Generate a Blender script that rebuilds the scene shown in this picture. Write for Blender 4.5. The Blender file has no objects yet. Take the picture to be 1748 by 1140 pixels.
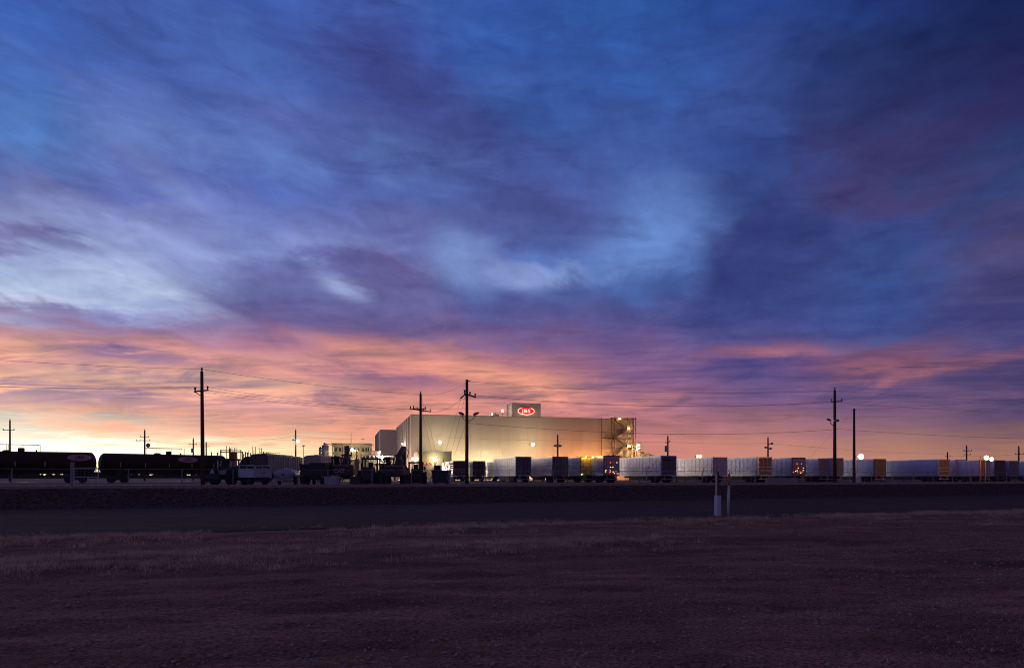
import bpy, math, random
import numpy as np
from mathutils import Vector, noise as mnoise
R = math.radians
random.seed(7)
rng = np.random.default_rng(7)
scene = bpy.context.scene
col = scene.collection
# ------------------------------------------------------------------ camera
EYE, F, CX, HY = 1.6, 1165.0, 874.0, 814.0      # eye height, focal length and horizon row of the 1748 px wide photograph
cam_d = bpy.data.cameras.new('camera')
cam = bpy.data.objects.new('camera', cam_d)
col.objects.link(cam)
cam.location = (0, 0, EYE)
cam.rotation_euler = (R(90), 0, 0)
cam_d.sensor_width = 36.0
cam_d.lens = 36.0 * F / 1748.0
cam_d.shift_y = (HY - 570.0) / 1748.0
cam_d.clip_start = 0.1
cam_d.clip_end = 20000
scene.camera = cam
scene.view_settings.view_transform = 'Standard'
scene.view_settings.look = 'None'
scene.view_settings.exposure = 0.0
scene.view_settings.gamma = 1.0
scene.view_settings.use_curve_mapping = False
# ------------------------------------------------------------------ dusk sky
def lin(c):
    return tuple(((x / 255.0) / 12.92 if x <= 10 else (((x / 255.0) + 0.055) / 1.055) ** 2.4) for x in c)

world = bpy.data.worlds.new('World')
scene.world = world
world.use_nodes = True
nt = world.node_tree
nt.nodes.clear()
def N(t, **kw):
    n = nt.nodes.new(t)
    for k, v in kw.items():
        setattr(n, k, v)
    return n
def L(a, b):
    nt.links.new(a, b)
def M(op, a, b=None, clamp=False):
    n = N('ShaderNodeMath', operation=op, use_clamp=clamp)
    for i, x in enumerate((a, b)):
        if x is None: continue
        if hasattr(x, 'links'): L(x, n.inputs[i])
        else: n.inputs[i].default_value = x
    return n.outputs[0]
def smooth(x, a, b, lo=0.0, hi=1.0, kind='SMOOTHSTEP'):
    n = N('ShaderNodeMapRange', interpolation_type=kind, clamp=True)
    L(x, n.inputs[0])
    for i, v in enumerate((a, b, lo, hi)): n.inputs[i + 1].default_value = v
    return n.outputs[0]
def mixc(f, a, b):
    n = N('ShaderNodeMix', data_type='RGBA')
    if hasattr(f, 'links'): L(f, n.inputs[0])
    else: n.inputs[0].default_value = f
    for s, i in ((a, 6), (b, 7)):
        if hasattr(s, 'links'): L(s, n.inputs[i])
        else: n.inputs[i].default_value = (*s, 1)
    return n.outputs[2]
tc = N('ShaderNodeTexCoord')
sep = N('ShaderNodeSeparateXYZ'); L(tc.outputs['Generated'], sep.inputs[0])
dx, dy, dz = sep.outputs
hor = M('SQRT', M('ADD', M('ADD', M('MULTIPLY', dx, dx), M('MULTIPLY', dy, dy)), 1e-5))
az0 = M('ARCTAN2', dx, dy)
t0 = M('MAXIMUM', M('DIVIDE', dz, hor), 0.0)
# cloud deck: the sky direction carried up to a flat layer
den = M('ADD', M('MAXIMUM', dz, 0.0), 0.045)
ca, sa = math.cos(R(6)), math.sin(R(6))
qx = M('DIVIDE', M('SUBTRACT', M('MULTIPLY', dx, ca), M('MULTIPLY', dy, sa)), den)
qy = M('DIVIDE', M('ADD', M('MULTIPLY', dx, sa), M('MULTIPLY', dy, ca)), den)
def cloud(sx, sy, off, scale, detail, rough, dist):
    c = N('ShaderNodeCombineXYZ')
    L(M('ADD', M('MULTIPLY', qx, sx), off), c.inputs[0]); L(M('MULTIPLY', qy, sy), c.inputs[1]); c.inputs[2].default_value = off
    n = N('ShaderNodeTexNoise'); L(c.outputs[0], n.inputs['Vector'])
    n.inputs['Scale'].default_value = scale; n.inputs['Detail'].default_value = detail
    n.inputs['Roughness'].default_value = rough; n.inputs['Distortion'].default_value = dist
    return M('SUBTRACT', n.outputs[0], 0.5)
nA = cloud(1.0, 0.46, 3.1, 2.5, 8, 0.58, 1.0)      # streaks of the high cloud
nA2 = cloud(1.0, 0.42, 17.7, 3.3, 5, 0.55, 0.5)
nB = cloud(0.8, 1.0, 9.4, 1.15, 6, 0.60, 0.6)     # ripples of the low lit cloud
nD = cloud(0.55, 1.7, 44.0, 1.9, 6, 0.62, 1.2)      # flat wisps near the horizon
nC = cloud(1.0, 0.25, 31.0, 7.5, 4, 0.6, 0.8)      # fine wisps
def mottle(sx, sy, shear, off, scale, detail, rough, dist):
    c = N('ShaderNodeCombineXYZ')
    L(M('MULTIPLY', M('SUBTRACT', az0, M('MULTIPLY', t0, shear)), sx), c.inputs[0]); L(M('MULTIPLY', t0, sy), c.inputs[1]); c.inputs[2].default_value = off
    n = N('ShaderNodeTexNoise'); L(c.outputs[0], n.inputs['Vector'])
    n.inputs['Scale'].default_value = scale; n.inputs['Detail'].default_value = detail
    n.inputs['Roughness'].default_value = rough; n.inputs['Distortion'].default_value = dist
    return M('SUBTRACT', n.outputs[0], 0.5)
nM = mottle(1.0, 1.9, -0.35, 5.5, 5.5, 8, 0.6, 0.5)        # billows
nQ = mottle(1.0, 1.7, -0.35, 22.0, 15.0, 5, 0.62, 0.6)     # small tufts
nR = mottle(1.0, 3.4, -0.2, 12.5, 9.0, 6, 0.62, 0.8)       # ripples
wA = smooth(t0, 0.10, 0.35)
wB = smooth(t0, 0.30, 0.08)
warp_t = M('ADD', M('MULTIPLY', M('MULTIPLY', M('ADD', M('MULTIPLY', nA, 0.55), M('MULTIPLY', nM, 0.85)), wA), 0.17), M('MULTIPLY', M('MULTIPLY', M('ADD', M('ADD', nB, M('MULTIPLY', nD, 0.5)), M('MULTIPLY', nR, 0.5)), wB), 0.08))
fadet = smooth(t0, 0.0, 0.06, 0.15, 1.0)
t = M('MAXIMUM', M('ADD', t0, M('MULTIPLY', warp_t, fadet)), 0.0)
az = M('ADD', az0, M('MULTIPLY', nA2, M('MULTIPLY', wA, 0.34)))
TMAX = 1.3
def ramp(px, rows):
    """rows: (photo row, sRGB) read along one azimuth; stops are placed by tan(elevation)"""
    a = math.atan((px - CX) / F)
    st = sorted(((HY - y) / F * math.cos(a), lin(c)) for y, c in rows)
    return a, st
COLS = [
 ramp(0, [(0,(46,92,180)),(100,(60,102,184)),(200,(72,118,190)),(255,(88,120,186)),(300,(100,115,180)),(335,(122,130,184)),(375,(142,148,200)),(402,(125,122,176)),(432,(165,180,220)),(470,(186,202,233)),(500,(205,216,240)),(520,(146,132,172)),(545,(172,168,206)),(560,(205,148,158)),(590,(240,168,140)),(612,(212,150,152)),(642,(242,178,148)),(668,(192,152,166)),(690,(246,192,162)),(720,(255,226,196)),(742,(262,250,216)),(765,(310,302,268)),(814,(345,318,240))]),
 ramp(200, [(0,(58,94,176)),(100,(62,95,175)),(180,(85,110,186)),(235,(100,126,196)),(300,(90,106,180)),(340,(120,126,186)),(380,(140,150,206)),(430,(152,166,216)),(480,(182,196,231)),(518,(168,182,222)),(540,(150,150,200)),(560,(165,130,166)),(582,(206,142,146)),(602,(150,116,156)),(625,(236,166,146)),(642,(200,150,156)),(660,(222,162,146)),(680,(200,150,156)),(702,(236,168,142)),(722,(250,192,162)),(745,(262,232,192)),(765,(310,300,256)),(814,(335,300,220))]),
 ramp(450, [(0,(50,90,175)),(100,(62,98,178)),(180,(80,100,176)),(250,(86,116,190)),(300,(82,105,185)),(380,(110,126,196)),(430,(132,146,206)),(452,(110,115,180)),(500,(106,106,166)),(540,(116,102,156)),(580,(170,117,146)),(610,(216,147,142)),(634,(200,136,142)),(655,(240,172,146)),(680,(206,147,151)),(710,(232,158,140)),(735,(240,172,142)),(760,(262,226,176)),(785,(290,262,200)),(814,(290,240,160))]),
 ramp(700, [(0,(58,90,170)),(70,(56,78,160)),(150,(58,76,152)),(220,(70,86,156)),(270,(82,108,176)),(320,(75,96,170)),(380,(95,102,166)),(420,(112,118,182)),(470,(106,97,156)),(520,(101,96,156)),(570,(140,102,142)),(600,(202,128,127)),(625,(196,122,131)),(650,(170,112,136)),(680,(226,142,126)),(720,(230,147,122)),(760,(244,160,122)),(814,(252,184,130))]),
 ramp(900, [(0,(34,85,170)),(100,(38,85,168)),(150,(50,91,171)),(200,(45,85,160)),(280,(62,82,155)),(340,(70,85,155)),(400,(72,88,156)),(440,(86,116,190)),(470,(122,147,208)),(500,(76,92,157)),(540,(86,86,151)),(580,(116,92,146)),(620,(176,112,131)),(650,(221,137,121)),(680,(206,131,126)),(720,(212,132,120)),(765,(216,138,118)),(814,(222,148,118))]),
 ramp(1100, [(0,(26,84,165)),(100,(34,80,160)),(150,(38,88,170)),(220,(52,86,163)),(280,(62,95,170)),(340,(75,110,185)),(400,(93,131,201)),(440,(85,125,195)),(500,(65,95,165)),(550,(85,86,151)),(590,(116,87,141)),(640,(141,97,141)),(680,(166,107,131)),(720,(190,117,121)),(760,(206,127,116)),(814,(212,136,112))]),
 ramp(1300, [(0,(22,62,140)),(100,(45,72,145)),(180,(48,75,148)),(260,(45,75,150)),(340,(48,72,140)),(400,(50,62,126)),(470,(52,62,126)),(530,(58,70,140)),(570,(75,73,140)),(590,(130,87,126)),(620,(96,77,136)),(660,(106,82,136)),(690,(130,92,131)),(720,(168,109,119)),(760,(200,128,113)),(814,(226,148,106))]),
 ramp(1500, [(0,(20,52,122)),(100,(32,55,115)),(200,(48,58,118)),(270,(60,58,115)),(340,(70,62,118)),(400,(52,72,140)),(470,(48,75,142)),(530,(52,75,145)),(572,(65,80,145)),(598,(124,82,117)),(625,(150,92,112)),(660,(110,82,126)),(690,(120,87,126)),(720,(140,99,118)),(760,(176,120,108)),(814,(212,142,98))]),
 ramp(1748, [(0,(18,35,90)),(100,(32,40,95)),(200,(45,45,100)),(270,(38,62,120)),(330,(55,68,125)),(400,(78,70,120)),(470,(75,68,120)),(530,(70,65,125)),(580,(75,72,130)),(620,(92,72,117)),(660,(96,74,116)),(700,(91,72,112)),(740,(130,92,102)),(775,(166,114,94)),(814,(170,120,95))]),
]
ZEN = lin((60, 56, 98))
def outer(rows):
    return sorted((tt, lin(c)) for tt, c in rows)
left_far = (R(-62), outer([(0,(160,146,185)),(0.05,(146,138,186)),(0.10,(130,130,186)),(0.16,(115,118,180)),(0.24,(98,112,180)),(0.34,(80,94,160)),(0.5,(62,86,156)),(0.7,(44,74,148))]))
side_left = (R(-105), outer([(0,(98,108,172)),(0.1,(88,100,168)),(0.2,(76,90,156)),(0.4,(58,74,142)),(0.7,(44,66,134))]))
back = [(0,(96,74,106)),(0.1,(90,70,108)),(0.2,(80,68,110)),(0.4,(70,62,104)),(0.7,(62,58,100))]
right_far = (R(85), outer([(0,(120,84,98)),(0.08,(98,72,108)),(0.2,(80,67,110)),(0.4,(68,60,104)),(0.7,(54,52,98))]))
ALL = [(R(-180), outer(back)), side_left, left_far] + COLS + [right_far, (R(180), outer(back))]
res = None
prev = None
tn = M('DIVIDE', t, TMAX, True)
for a, st in ALL:
    n = N('ShaderNodeValToRGB'); L(tn, n.inputs[0])
    cr = n.color_ramp; cr.interpolation = 'EASE'
    st = st + [(1.0, ZEN)]
    cr.elements[0].position = st[0][0] / TMAX; cr.elements[0].color = (*st[0][1], 1)
    cr.elements[1].position = st[-1][0] / TMAX; cr.elements[1].color = (*st[-1][1], 1)
    for p, c in st[1:-1]:
        e = cr.elements.new(p / TMAX); e.color = (*c, 1)
    if res is None: res = n.outputs[0]
    else: res = mixc(smooth(az, prev, a), res, n.outputs[0])
    prev = a
# single rents and banks of the cloud deck: (column, row, half width, half height, slope, colour, strength)
mw = M('ADD', M('MULTIPLY', nM, 0.9), M('MULTIPLY', nR, 0.9))
for px, py, rx, ry, ang, c, s in (
        (330, 445, 120, 45, 25, (142, 157, 212), .6), (585, 492, 55, 20, 20, (158, 172, 220), .95), (790, 440, 80, 55, 50, (122, 147, 208), .85), (885, 474, 70, 26, 5, (140, 160, 215), .95),
        (1105, 395, 90, 110, 60, (98, 136, 205), .7), (1180, 465, 35, 45, 0, (88, 128, 202), .7), (70, 402, 110, 16, 8, (112, 110, 168), .7), (730, 190, 240, 70, 35, (60, 70, 142), .7),
        (950, 360, 170, 45, 25, (68, 78, 146), .7), (480, 480, 130, 35, 12, (104, 104, 164), .7), (620, 545, 190, 26, 5, (98, 92, 150), .7), (330, 350, 180, 28, 35, (124, 142, 206), .6), (140, 300, 120, 30, 30, (82, 98, 165), .6),
        (640, 602, 150, 17, 12, (228, 146, 130), .85), (840, 642, 170, 22, 12, (238, 152, 126), .85), (430, 625, 180, 12, 10, (228, 152, 138), .7), (1330, 598, 110, 11, 5, (176, 106, 122), .5), (1060, 690, 120, 14, -8, (208, 128, 124), .7), (1600, 628, 170, 11, -6, (158, 96, 112), .7),
        (1290, 480, 180, 110, 0, (48, 60, 126), .55), (1600, 270, 130, 90, 20, (62, 54, 108), .55), (540, 250, 170, 40, 35, (72, 86, 158), .55), (250, 90, 180, 40, 40, (54, 84, 160), .5), (170, 640, 200, 10, 3, (246, 184, 152), .7), (120, 662, 160, 10, 4, (188, 148, 166), .7), (420, 690, 220, 9, 4, (206, 148, 152), .6)):
    a0 = math.atan((px - CX) / F); tt0 = (HY - py) / F * math.cos(a0); k = math.cos(a0) ** 2; th = math.radians(ang)
    ex, ey = rx / F * k, ry / F * math.cos(a0)
    du = M('SUBTRACT', az0, a0); dv = M('SUBTRACT', M('ADD', t0, M('MULTIPLY', nR, 0.03)), tt0)
    xx = M('ADD', M('MULTIPLY', du, math.cos(th) / ex), M('MULTIPLY', dv, -math.sin(th) / ex))
    yy = M('ADD', M('MULTIPLY', du, math.sin(th) / ey), M('MULTIPLY', dv, math.cos(th) / ey))
    r2 = M('ADD', M('SQRT', M('ADD', M('MULTIPLY', xx, xx), M('MULTIPLY', yy, yy))), M('MULTIPLY', mw, 1.5))
    res = mixc(smooth(r2, 1.35, 0.15, 0.0, s), res, lin(c))
# the cloud texture itself: lit and shaded tufts
def gain(x, kr, kg, kb):
    n = N('ShaderNodeCombineXYZ')
    for i, k in enumerate((kr, kg, kb)):
        L(M('ADD', M('MULTIPLY', x, k), 1.0), n.inputs[i])
    return n.outputs[0]
def mulv(a, b):
    n = N('ShaderNodeVectorMath', operation='MULTIPLY'); L(a, n.inputs[0]); L(b, n.inputs[1]); return n.outputs[0]
hi_n = M('MULTIPLY', M('ADD', M('ADD', M('MULTIPLY', nA, 0.45), M('MULTIPLY', nC, 0.25)), M('ADD', M('ADD', M('MULTIPLY', nM, 1.0), M('MULTIPLY', nQ, 0.85)), M('MULTIPLY', nR, 0.8))), smooth(t0, 0.08, 0.3, 0.0, 1.0))
lo_n = M('MULTIPLY', M('ADD', M('MULTIPLY', nB, 0.8), M('ADD', M('MULTIPLY', nD, 0.7), M('MULTIPLY', nR, 0.7))), M('MULTIPLY', smooth(t0, 0.30, 0.10, 0.0, 1.0), smooth(t0, 0.015, 0.105, 0.12, 1.0)))
res = mulv(res, gain(hi_n, 0.80, 0.85, 0.62))
res = mulv(res, gain(M('SUBTRACT', M('MAXIMUM', lo_n, -0.15), M('MULTIPLY', smooth(t0, 0.04, 0.12), 0.05)), 2.4, 1.75, 0.6))
hs_ = N('ShaderNodeHueSaturation'); hs_.inputs['Saturation'].default_value = 0.94; hs_.inputs['Value'].default_value = 0.96; L(res, hs_.inputs['Color']); res = hs_.outputs[0]
bg = N('ShaderNodeBackground'); L(res, bg.inputs[0]); bg.inputs[1].default_value = 1.0
wo = N('ShaderNodeOutputWorld'); L(bg.outputs[0], wo.inputs[0])
world.cycles.sampling_method = 'MANUAL'
world.cycles.sample_map_resolution = 512
scene.cycles.sample_clamp_indirect = 4.0
scene.cycles.filter_width = 1.05
# ------------------------------------------------------------------ sun: just under the horizon at the left, its last glow only
sd = bpy.data.lights.new('sun', 'SUN'); sd.energy = 0.12; sd.angle = R(18); sd.color = (1.0, 0.62, 0.38)
so = bpy.data.objects.new('sun', sd); col.objects.link(so)
sun_from = Vector((math.sin(R(-34)), math.cos(R(-34)), 0.07))
so.rotation_euler = (-sun_from).to_track_quat('-Z', 'Y').to_euler()
# ------------------------------------------------------------------ helpers
class MB:
    def __init__(s): s.v = []; s.f = []
    def add(s, vs, fs):
        b = len(s.v); s.v += [tuple(v) for v in vs]; s.f += [tuple(b + i for i in f) for f in fs]; return s
    def box(s, cx, cy, cz, sx, sy, sz, rz=0.0, taper=1.0):
        c, n = math.cos(rz), math.sin(rz); vs = []
        for z, k in ((-.5, 1.0), (.5, taper)):
            for x, y in ((-.5, -.5), (.5, -.5), (.5, .5), (-.5, .5)):
                X, Y = x * sx * k, y * sy * k
                vs.append((cx + X * c - Y * n, cy + X * n + Y * c, cz + z * sz))
        return s.add(vs, [(3, 2, 1, 0), (4, 5, 6, 7), (0, 1, 5, 4), (1, 2, 6, 5), (2, 3, 7, 6), (3, 0, 4, 7)])
    def bb(s, x0, x1, y0, y1, z0, z1):
        return s.box((x0 + x1) / 2, (y0 + y1) / 2, (z0 + z1) / 2, abs(x1 - x0), abs(y1 - y0), abs(z1 - z0))
    def bar(s, p0, p1, w, h=None):
        p0, p1 = Vector(p0), Vector(p1); d = (p1 - p0).normalized(); h = h or w
        up = Vector((0, 0, 1)) if abs(d.z) < 0.95 else Vector((0, 1, 0))
        a = d.cross(up).normalized(); b = a.cross(d).normalized()
        vs = [p + a * (i * w / 2) + b * (j * h / 2) for p in (p0, p1) for i, j in ((-1, -1), (1, -1), (1, 1), (-1, 1))]
        return s.add(vs, [(3, 2, 1, 0), (4, 5, 6, 7), (0, 1, 5, 4), (1, 2, 6, 5), (2, 3, 7, 6), (3, 0, 4, 7)])
    def tube(s, p0, p1, r0, r1=None, n=8, caps=True):
        p0, p1 = Vector(p0), Vector(p1); d = (p1 - p0).normalized(); r1 = r0 if r1 is None else r1
        up = Vector((0, 0, 1)) if abs(d.z) < 0.95 else Vector((0, 1, 0))
        a = d.cross(up).normalized(); b = a.cross(d).normalized(); vs = []
        for p, r in ((p0, r0), (p1, r1)):
            vs += [p + a * (r * math.cos(2 * math.pi * k / n)) + b * (r * math.sin(2 * math.pi * k / n)) for k in range(n)]
        fs = [(k, (k + 1) % n, n + (k + 1) % n, n + k) for k in range(n)]
        if caps: fs += [tuple(range(n - 1, -1, -1)), tuple(range(n, 2 * n))]
        return s.add(vs, fs)
    def path(s, pts, r, n=4):
        """one swept tube through points"""
        pts = [Vector(p) for p in pts]; vs = []; fs = []
        for i, p in enumerate(pts):
            d = (pts[min(i + 1, len(pts) - 1)] - pts[max(i - 1, 0)]).normalized()
            up = Vector((0, 0, 1)) if abs(d.z) < 0.95 else Vector((0, 1, 0))
            a = d.cross(up).normalized(); b = a.cross(d).normalized()
            vs += [p + a * (r * math.cos(2 * math.pi * k / n)) + b * (r * math.sin(2 * math.pi * k / n)) for k in range(n)]
            if i: fs += [((i - 1) * n + k, (i - 1) * n + (k + 1) % n, i * n + (k + 1) % n, i * n + k) for k in range(n)]
        return s.add(vs, fs)
    def prism(s, prof, axis, a0, a1):
        """profile in the two other axes, swept along axis"""
        n = len(prof); vs = []
        for a in (a0, a1):
            for p, q in prof:
                vs.append((a, p, q) if axis == 'x' else (p, a, q) if axis == 'y' else (p, q, a))
        return s.add(vs, [tuple(range(n)), tuple(range(2 * n - 1, n - 1, -1))] + [(i, i + n, (i + 1) % n + n, (i + 1) % n) for i in range(n)])
    def lathe(s, prof, axis='z', n=20, c=(0, 0, 0), sy=1.0):
        """(radius, height) pairs round an axis; sy flattens the second radial direction"""
        vs = []; fs = []
        for r, h in prof:
            for k in range(n):
                a, b = r * math.cos(2 * math.pi * k / n), r * sy * math.sin(2 * math.pi * k / n)
                v = (a, b, h) if axis == 'z' else (h, a, b) if axis == 'x' else (a, h, b)
                vs.append((v[0] + c[0], v[1] + c[1], v[2] + c[2]))
        for i in range(len(prof) - 1):
            fs += [(i * n + k, i * n + (k + 1) % n, (i + 1) * n + (k + 1) % n, (i + 1) * n + k) for k in range(n)]
        return s.add(vs, fs + [tuple(range(n - 1, -1, -1)), tuple(range((len(prof) - 1) * n, len(prof) * n))])
    def mesh(s, name, smooth=False):
        me = bpy.data.meshes.new(name); me.from_pydata(s.v, [], s.f); me.update()
        import bmesh
        bm = bmesh.new(); bm.from_mesh(me); bmesh.ops.recalc_face_normals(bm, faces=bm.faces); bm.to_mesh(me); bm.free()
        if smooth:
            me.polygons.foreach_set('use_smooth', [len(p.vertices) <= 4 for p in me.polygons])
        return me
def tag(o, label=None, cat=None, group=None, kind=None):
    for k, v in (('label', label), ('category', cat), ('group', group), ('kind', kind)):
        if v: o[k] = v
    return o
def link(name, me, mat=None, parent=None, loc=None, rz=None):
    o = bpy.data.objects.new(name, me); col.objects.link(o)
    if me is not None and mat is not None:
        if not me.materials: me.materials.append(mat)
        if me.materials[0] != mat:
            o.material_slots[0].link = 'OBJECT'; o.material_slots[0].material = mat
    if parent: o.parent = parent
    if loc: o.location = loc
    if rz: o.rotation_euler = (0, 0, rz)
    return o
def thing(name, label, cat, loc, rz=0.0, group=None):
    o = bpy.data.objects.new(name, None); col.objects.link(o)
    o.empty_display_size = 0.2; o.location = loc; o.rotation_euler = (0, 0, rz)
    return tag(o, label, cat, group)
CACHE = {}
def part(name, mb, mat, parent, smooth=False, key=None, loc=None, rz=None):
    """mb is an MB or a function making one; key shares the mesh between copies"""
    if key is not None and key in CACHE: me = CACHE[key]
    else:
        m = mb() if callable(mb) else mb
        me = m.mesh(name, smooth)
        if key is not None: CACHE[key] = me
    return link(name, me, mat, parent, loc, rz)
def X(px, Y): return (px - CX) / F * Y
def Z(py, Y): return EYE + (HY - py) / F * Y
def text_mesh(body, size, bold=0.0, space=1.0, name='lettering'):
    cu = bpy.data.curves.new(name, 'FONT'); cu.body = body; cu.size = size; cu.align_x = 'CENTER'; cu.align_y = 'CENTER'
    cu.offset = bold; cu.space_character = space; cu.extrude = 0.01; cu.resolution_u = 3
    o = bpy.data.objects.new(name, cu); col.objects.link(o)
    me = bpy.data.meshes.new_from_object(o.evaluated_get(bpy.context.evaluated_depsgraph_get()))
    bpy.data.objects.remove(o); me.name = name; me.materials.clear()
    return me
# ------------------------------------------------------------------ materials
MATS = {}
def mat(name, c, rough=0.6, metal=0.0, var=0.18, scale=3.0, bump=0.0, bscale=40.0, c2=None, spec=0.5, coord='Object', stretch=(1, 1, 1)):
    if name in MATS: return MATS[name]
    m = bpy.data.materials.new(name); m.use_nodes = True; t = m.node_tree; p = t.nodes['Principled BSDF']
    tcx = t.nodes.new('ShaderNodeTexCoord'); mp = t.nodes.new('ShaderNodeMapping'); mp.inputs['Scale'].default_value = stretch
    t.links.new(tcx.outputs[coord], mp.inputs[0])
    n = t.nodes.new('ShaderNodeTexNoise'); n.inputs['Scale'].default_value = scale; n.inputs['Detail'].default_value = 6; n.inputs['Roughness'].default_value = 0.65
    t.links.new(mp.outputs[0], n.inputs['Vector'])
    r = t.nodes.new('ShaderNodeValToRGB'); t.links.new(n.outputs[0], r.inputs[0])
    lo = c2 if c2 else tuple(x * (1 - var) for x in c); hi = tuple(min(1, x * (1 + var)) for x in c)
    r.color_ramp.elements[0].position = 0.32; r.color_ramp.elements[0].color = (*lo, 1)
    r.color_ramp.elements[1].position = 0.68; r.color_ramp.elements[1].color = (*hi, 1)
    t.links.new(r.outputs[0], p.inputs['Base Color'])
    p.inputs['Roughness'].default_value = rough; p.inputs['Metallic'].default_value = metal
    p.inputs['Specular IOR Level'].default_value = spec
    if bump:
        n2 = t.nodes.new('ShaderNodeTexNoise'); n2.inputs['Scale'].default_value = bscale; n2.inputs['Detail'].default_value = 4
        t.links.new(mp.outputs[0], n2.inputs['Vector'])
        b = t.nodes.new('ShaderNodeBump'); b.inputs['Strength'].default_value = bump; b.inputs['Distance'].default_value = 0.03
        t.links.new(n2.outputs[0], b.inputs['Height']); t.links.new(b.outputs[0], p.inputs['Normal'])
    MATS[name] = m; return m
def glow(name, c, s):
    if name in MATS: return MATS[name]
    m = bpy.data.materials.new(name); m.use_nodes = True; t = m.node_tree; p = t.nodes['Principled BSDF']
    p.inputs['Base Color'].default_value = (*[min(1, x) for x in c], 1)
    p.inputs['Emission Color'].default_value = (*c, 1); p.inputs['Emission Strength'].default_value = s
    MATS[name] = m; return m
DIRT = mat('dirt', (0.40, 0.19, 0.115), 0.95, var=0.15, scale=0.5, bump=1.0, bscale=22, c2=(0.24, 0.115, 0.075), spec=0.1)
ROADM = mat('road_gravel', (0.120, 0.072, 0.060), 0.95, var=0.2, scale=1.2, bump=1.0, bscale=9, spec=0.1)
BALL = mat('ballast_stone', (0.112, 0.064, 0.048), 0.9, var=0.6, scale=9, bump=1.0, bscale=11, spec=0.15)
YARD = mat('yard_gravel', (0.22, 0.17, 0.155), 0.9, var=0.25, scale=0.3, bump=0.6, bscale=4, spec=0.15)
STRAW = mat('dry_grass_straw', (0.78, 0.58, 0.42), 0.9, var=0.2, scale=2.0, c2=(0.46, 0.30, 0.20), spec=0.1)
_t = STRAW.node_tree; _p = _t.nodes['Principled BSDF']; _tr = _t.nodes.new('ShaderNodeBsdfTranslucent'); _mx = _t.nodes.new('ShaderNodeMixShader'); _mx.inputs[0].default_value = 0.5
_t.links.new(_p.inputs['Base Color'].links[0].from_socket, _tr.inputs[0]); _t.links.new(_p.outputs[0], _mx.inputs[1]); _t.links.new(_tr.outputs[0], _mx.inputs[2])
_t.links.new(_mx.outputs[0], [n for n in _t.nodes if n.type == 'OUTPUT_MATERIAL'][0].inputs[0])
STONE = mat('stone', (0.50, 0.38, 0.33), 0.9, var=0.4, scale=30, spec=0.2)
RAILM = mat('rail_steel', (0.42, 0.36, 0.34), 0.16, 0.9, scale=6)
TIE = mat('creosoted_timber', (0.06, 0.045, 0.038), 0.9, scale=4)
POLEM = mat('pole_timber', (0.13, 0.075, 0.045), 0.9, var=0.3, scale=4, stretch=(6, 6, 0.6))
WIRE = mat('cable', (0.035, 0.03, 0.03), 0.6)
GALV = mat('galvanised_steel', (0.36, 0.35, 0.35), 0.5, 0.6, scale=6)
CERAM = mat('insulator_glaze', (0.12, 0.06, 0.05), 0.3)
WALL = mat('cream_cladding', (0.63, 0.56, 0.48), 0.55, var=0.035, scale=0.35, stretch=(1, 1, 0.15))
WALL2 = mat('grey_cladding', (0.48, 0.44, 0.43), 0.55, var=0.04, scale=0.4, stretch=(1, 1, 0.15))
TRIM = mat('wall_trim', (0.36, 0.32, 0.28), 0.5)
ANNEX = mat('annex_cladding', (0.40, 0.33, 0.24), 0.6, var=0.06, scale=0.6)
STEELY = mat('stair_steel', (0.30, 0.21, 0.13), 0.6, 0.2, scale=3)
STAIR = mat('stair_tread_steel', (0.22, 0.18, 0.14), 0.6, 0.3)
TSIDE = mat('trailer_side_sky_tint', (0.40, 0.48, 0.74), 0.3, 0.3, var=0.12, scale=0.9, stretch=(1, 1, .35))  # white sides; blue of the mirrored sky put into the base colour
WHITE = mat('white_paint', (0.78, 0.76, 0.74), 0.4, var=0.05, scale=1.5)
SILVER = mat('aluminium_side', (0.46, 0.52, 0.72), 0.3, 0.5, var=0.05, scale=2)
DOORW = mat('door_paint_pale', (0.50, 0.45, 0.48), 0.5, var=0.12, scale=1.2)
DOORD = mat('door_paint_dark', (0.15, 0.12, 0.13), 0.5, var=0.2, scale=1.2)
DOORM = mat('door_paint_maroon', (0.13, 0.07, 0.065), 0.5, var=0.2, scale=1.2)
DOORB = mat('door_paint_brown', (0.17, 0.10, 0.075), 0.5, var=0.25, scale=1.0)
DOORT = mat('door_paint_tan', (0.34, 0.26, 0.23), 0.5, var=0.2, scale=1.0)
GOLD = mat('door_steel_gold_glow', (0.85, 0.55, 0.14), 0.42, 0.55, var=0.15, scale=3)  # steel doors; the amber light they mirror is put into the colour
STAINL = mat('door_stainless', (0.45, 0.40, 0.40), 0.18, 0.95, var=0.3, scale=5, bump=0.5, bscale=5)
BLACK = mat('black_paint', (0.022, 0.019, 0.018), 0.4)
RUBBER = mat('tyre_rubber', (0.02, 0.018, 0.018), 0.85)
UNDER = mat('undercarriage_steel', (0.03, 0.027, 0.026), 0.7)
TANKM = mat('tank_black_paint', (0.055, 0.03, 0.018), 0.5, spec=0.25, var=0.3, scale=1.5)
OVAL = mat('oval_emblem_paint', (0.62, 0.27, 0.26), 0.5, var=0.05)
OVALT = mat('emblem_lettering', (0.16, 0.035, 0.04), 0.5)
HOPM = mat('hopper_grey_paint', (0.56, 0.46, 0.38), 0.6, var=0.18, scale=1.2, stretch=(3, 3, 0.7))
RUST = mat('rusty_pipe', (0.30, 0.12, 0.06), 0.7, var=0.4, scale=4)
YELLOW = mat('machine_yellow', (0.36, 0.23, 0.09), 0.5, var=0.15)
MACHB = mat('machine_brown', (0.12, 0.08, 0.06), 0.55)
MACHD = mat('machine_dark', (0.045, 0.033, 0.028), 0.55)
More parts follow.
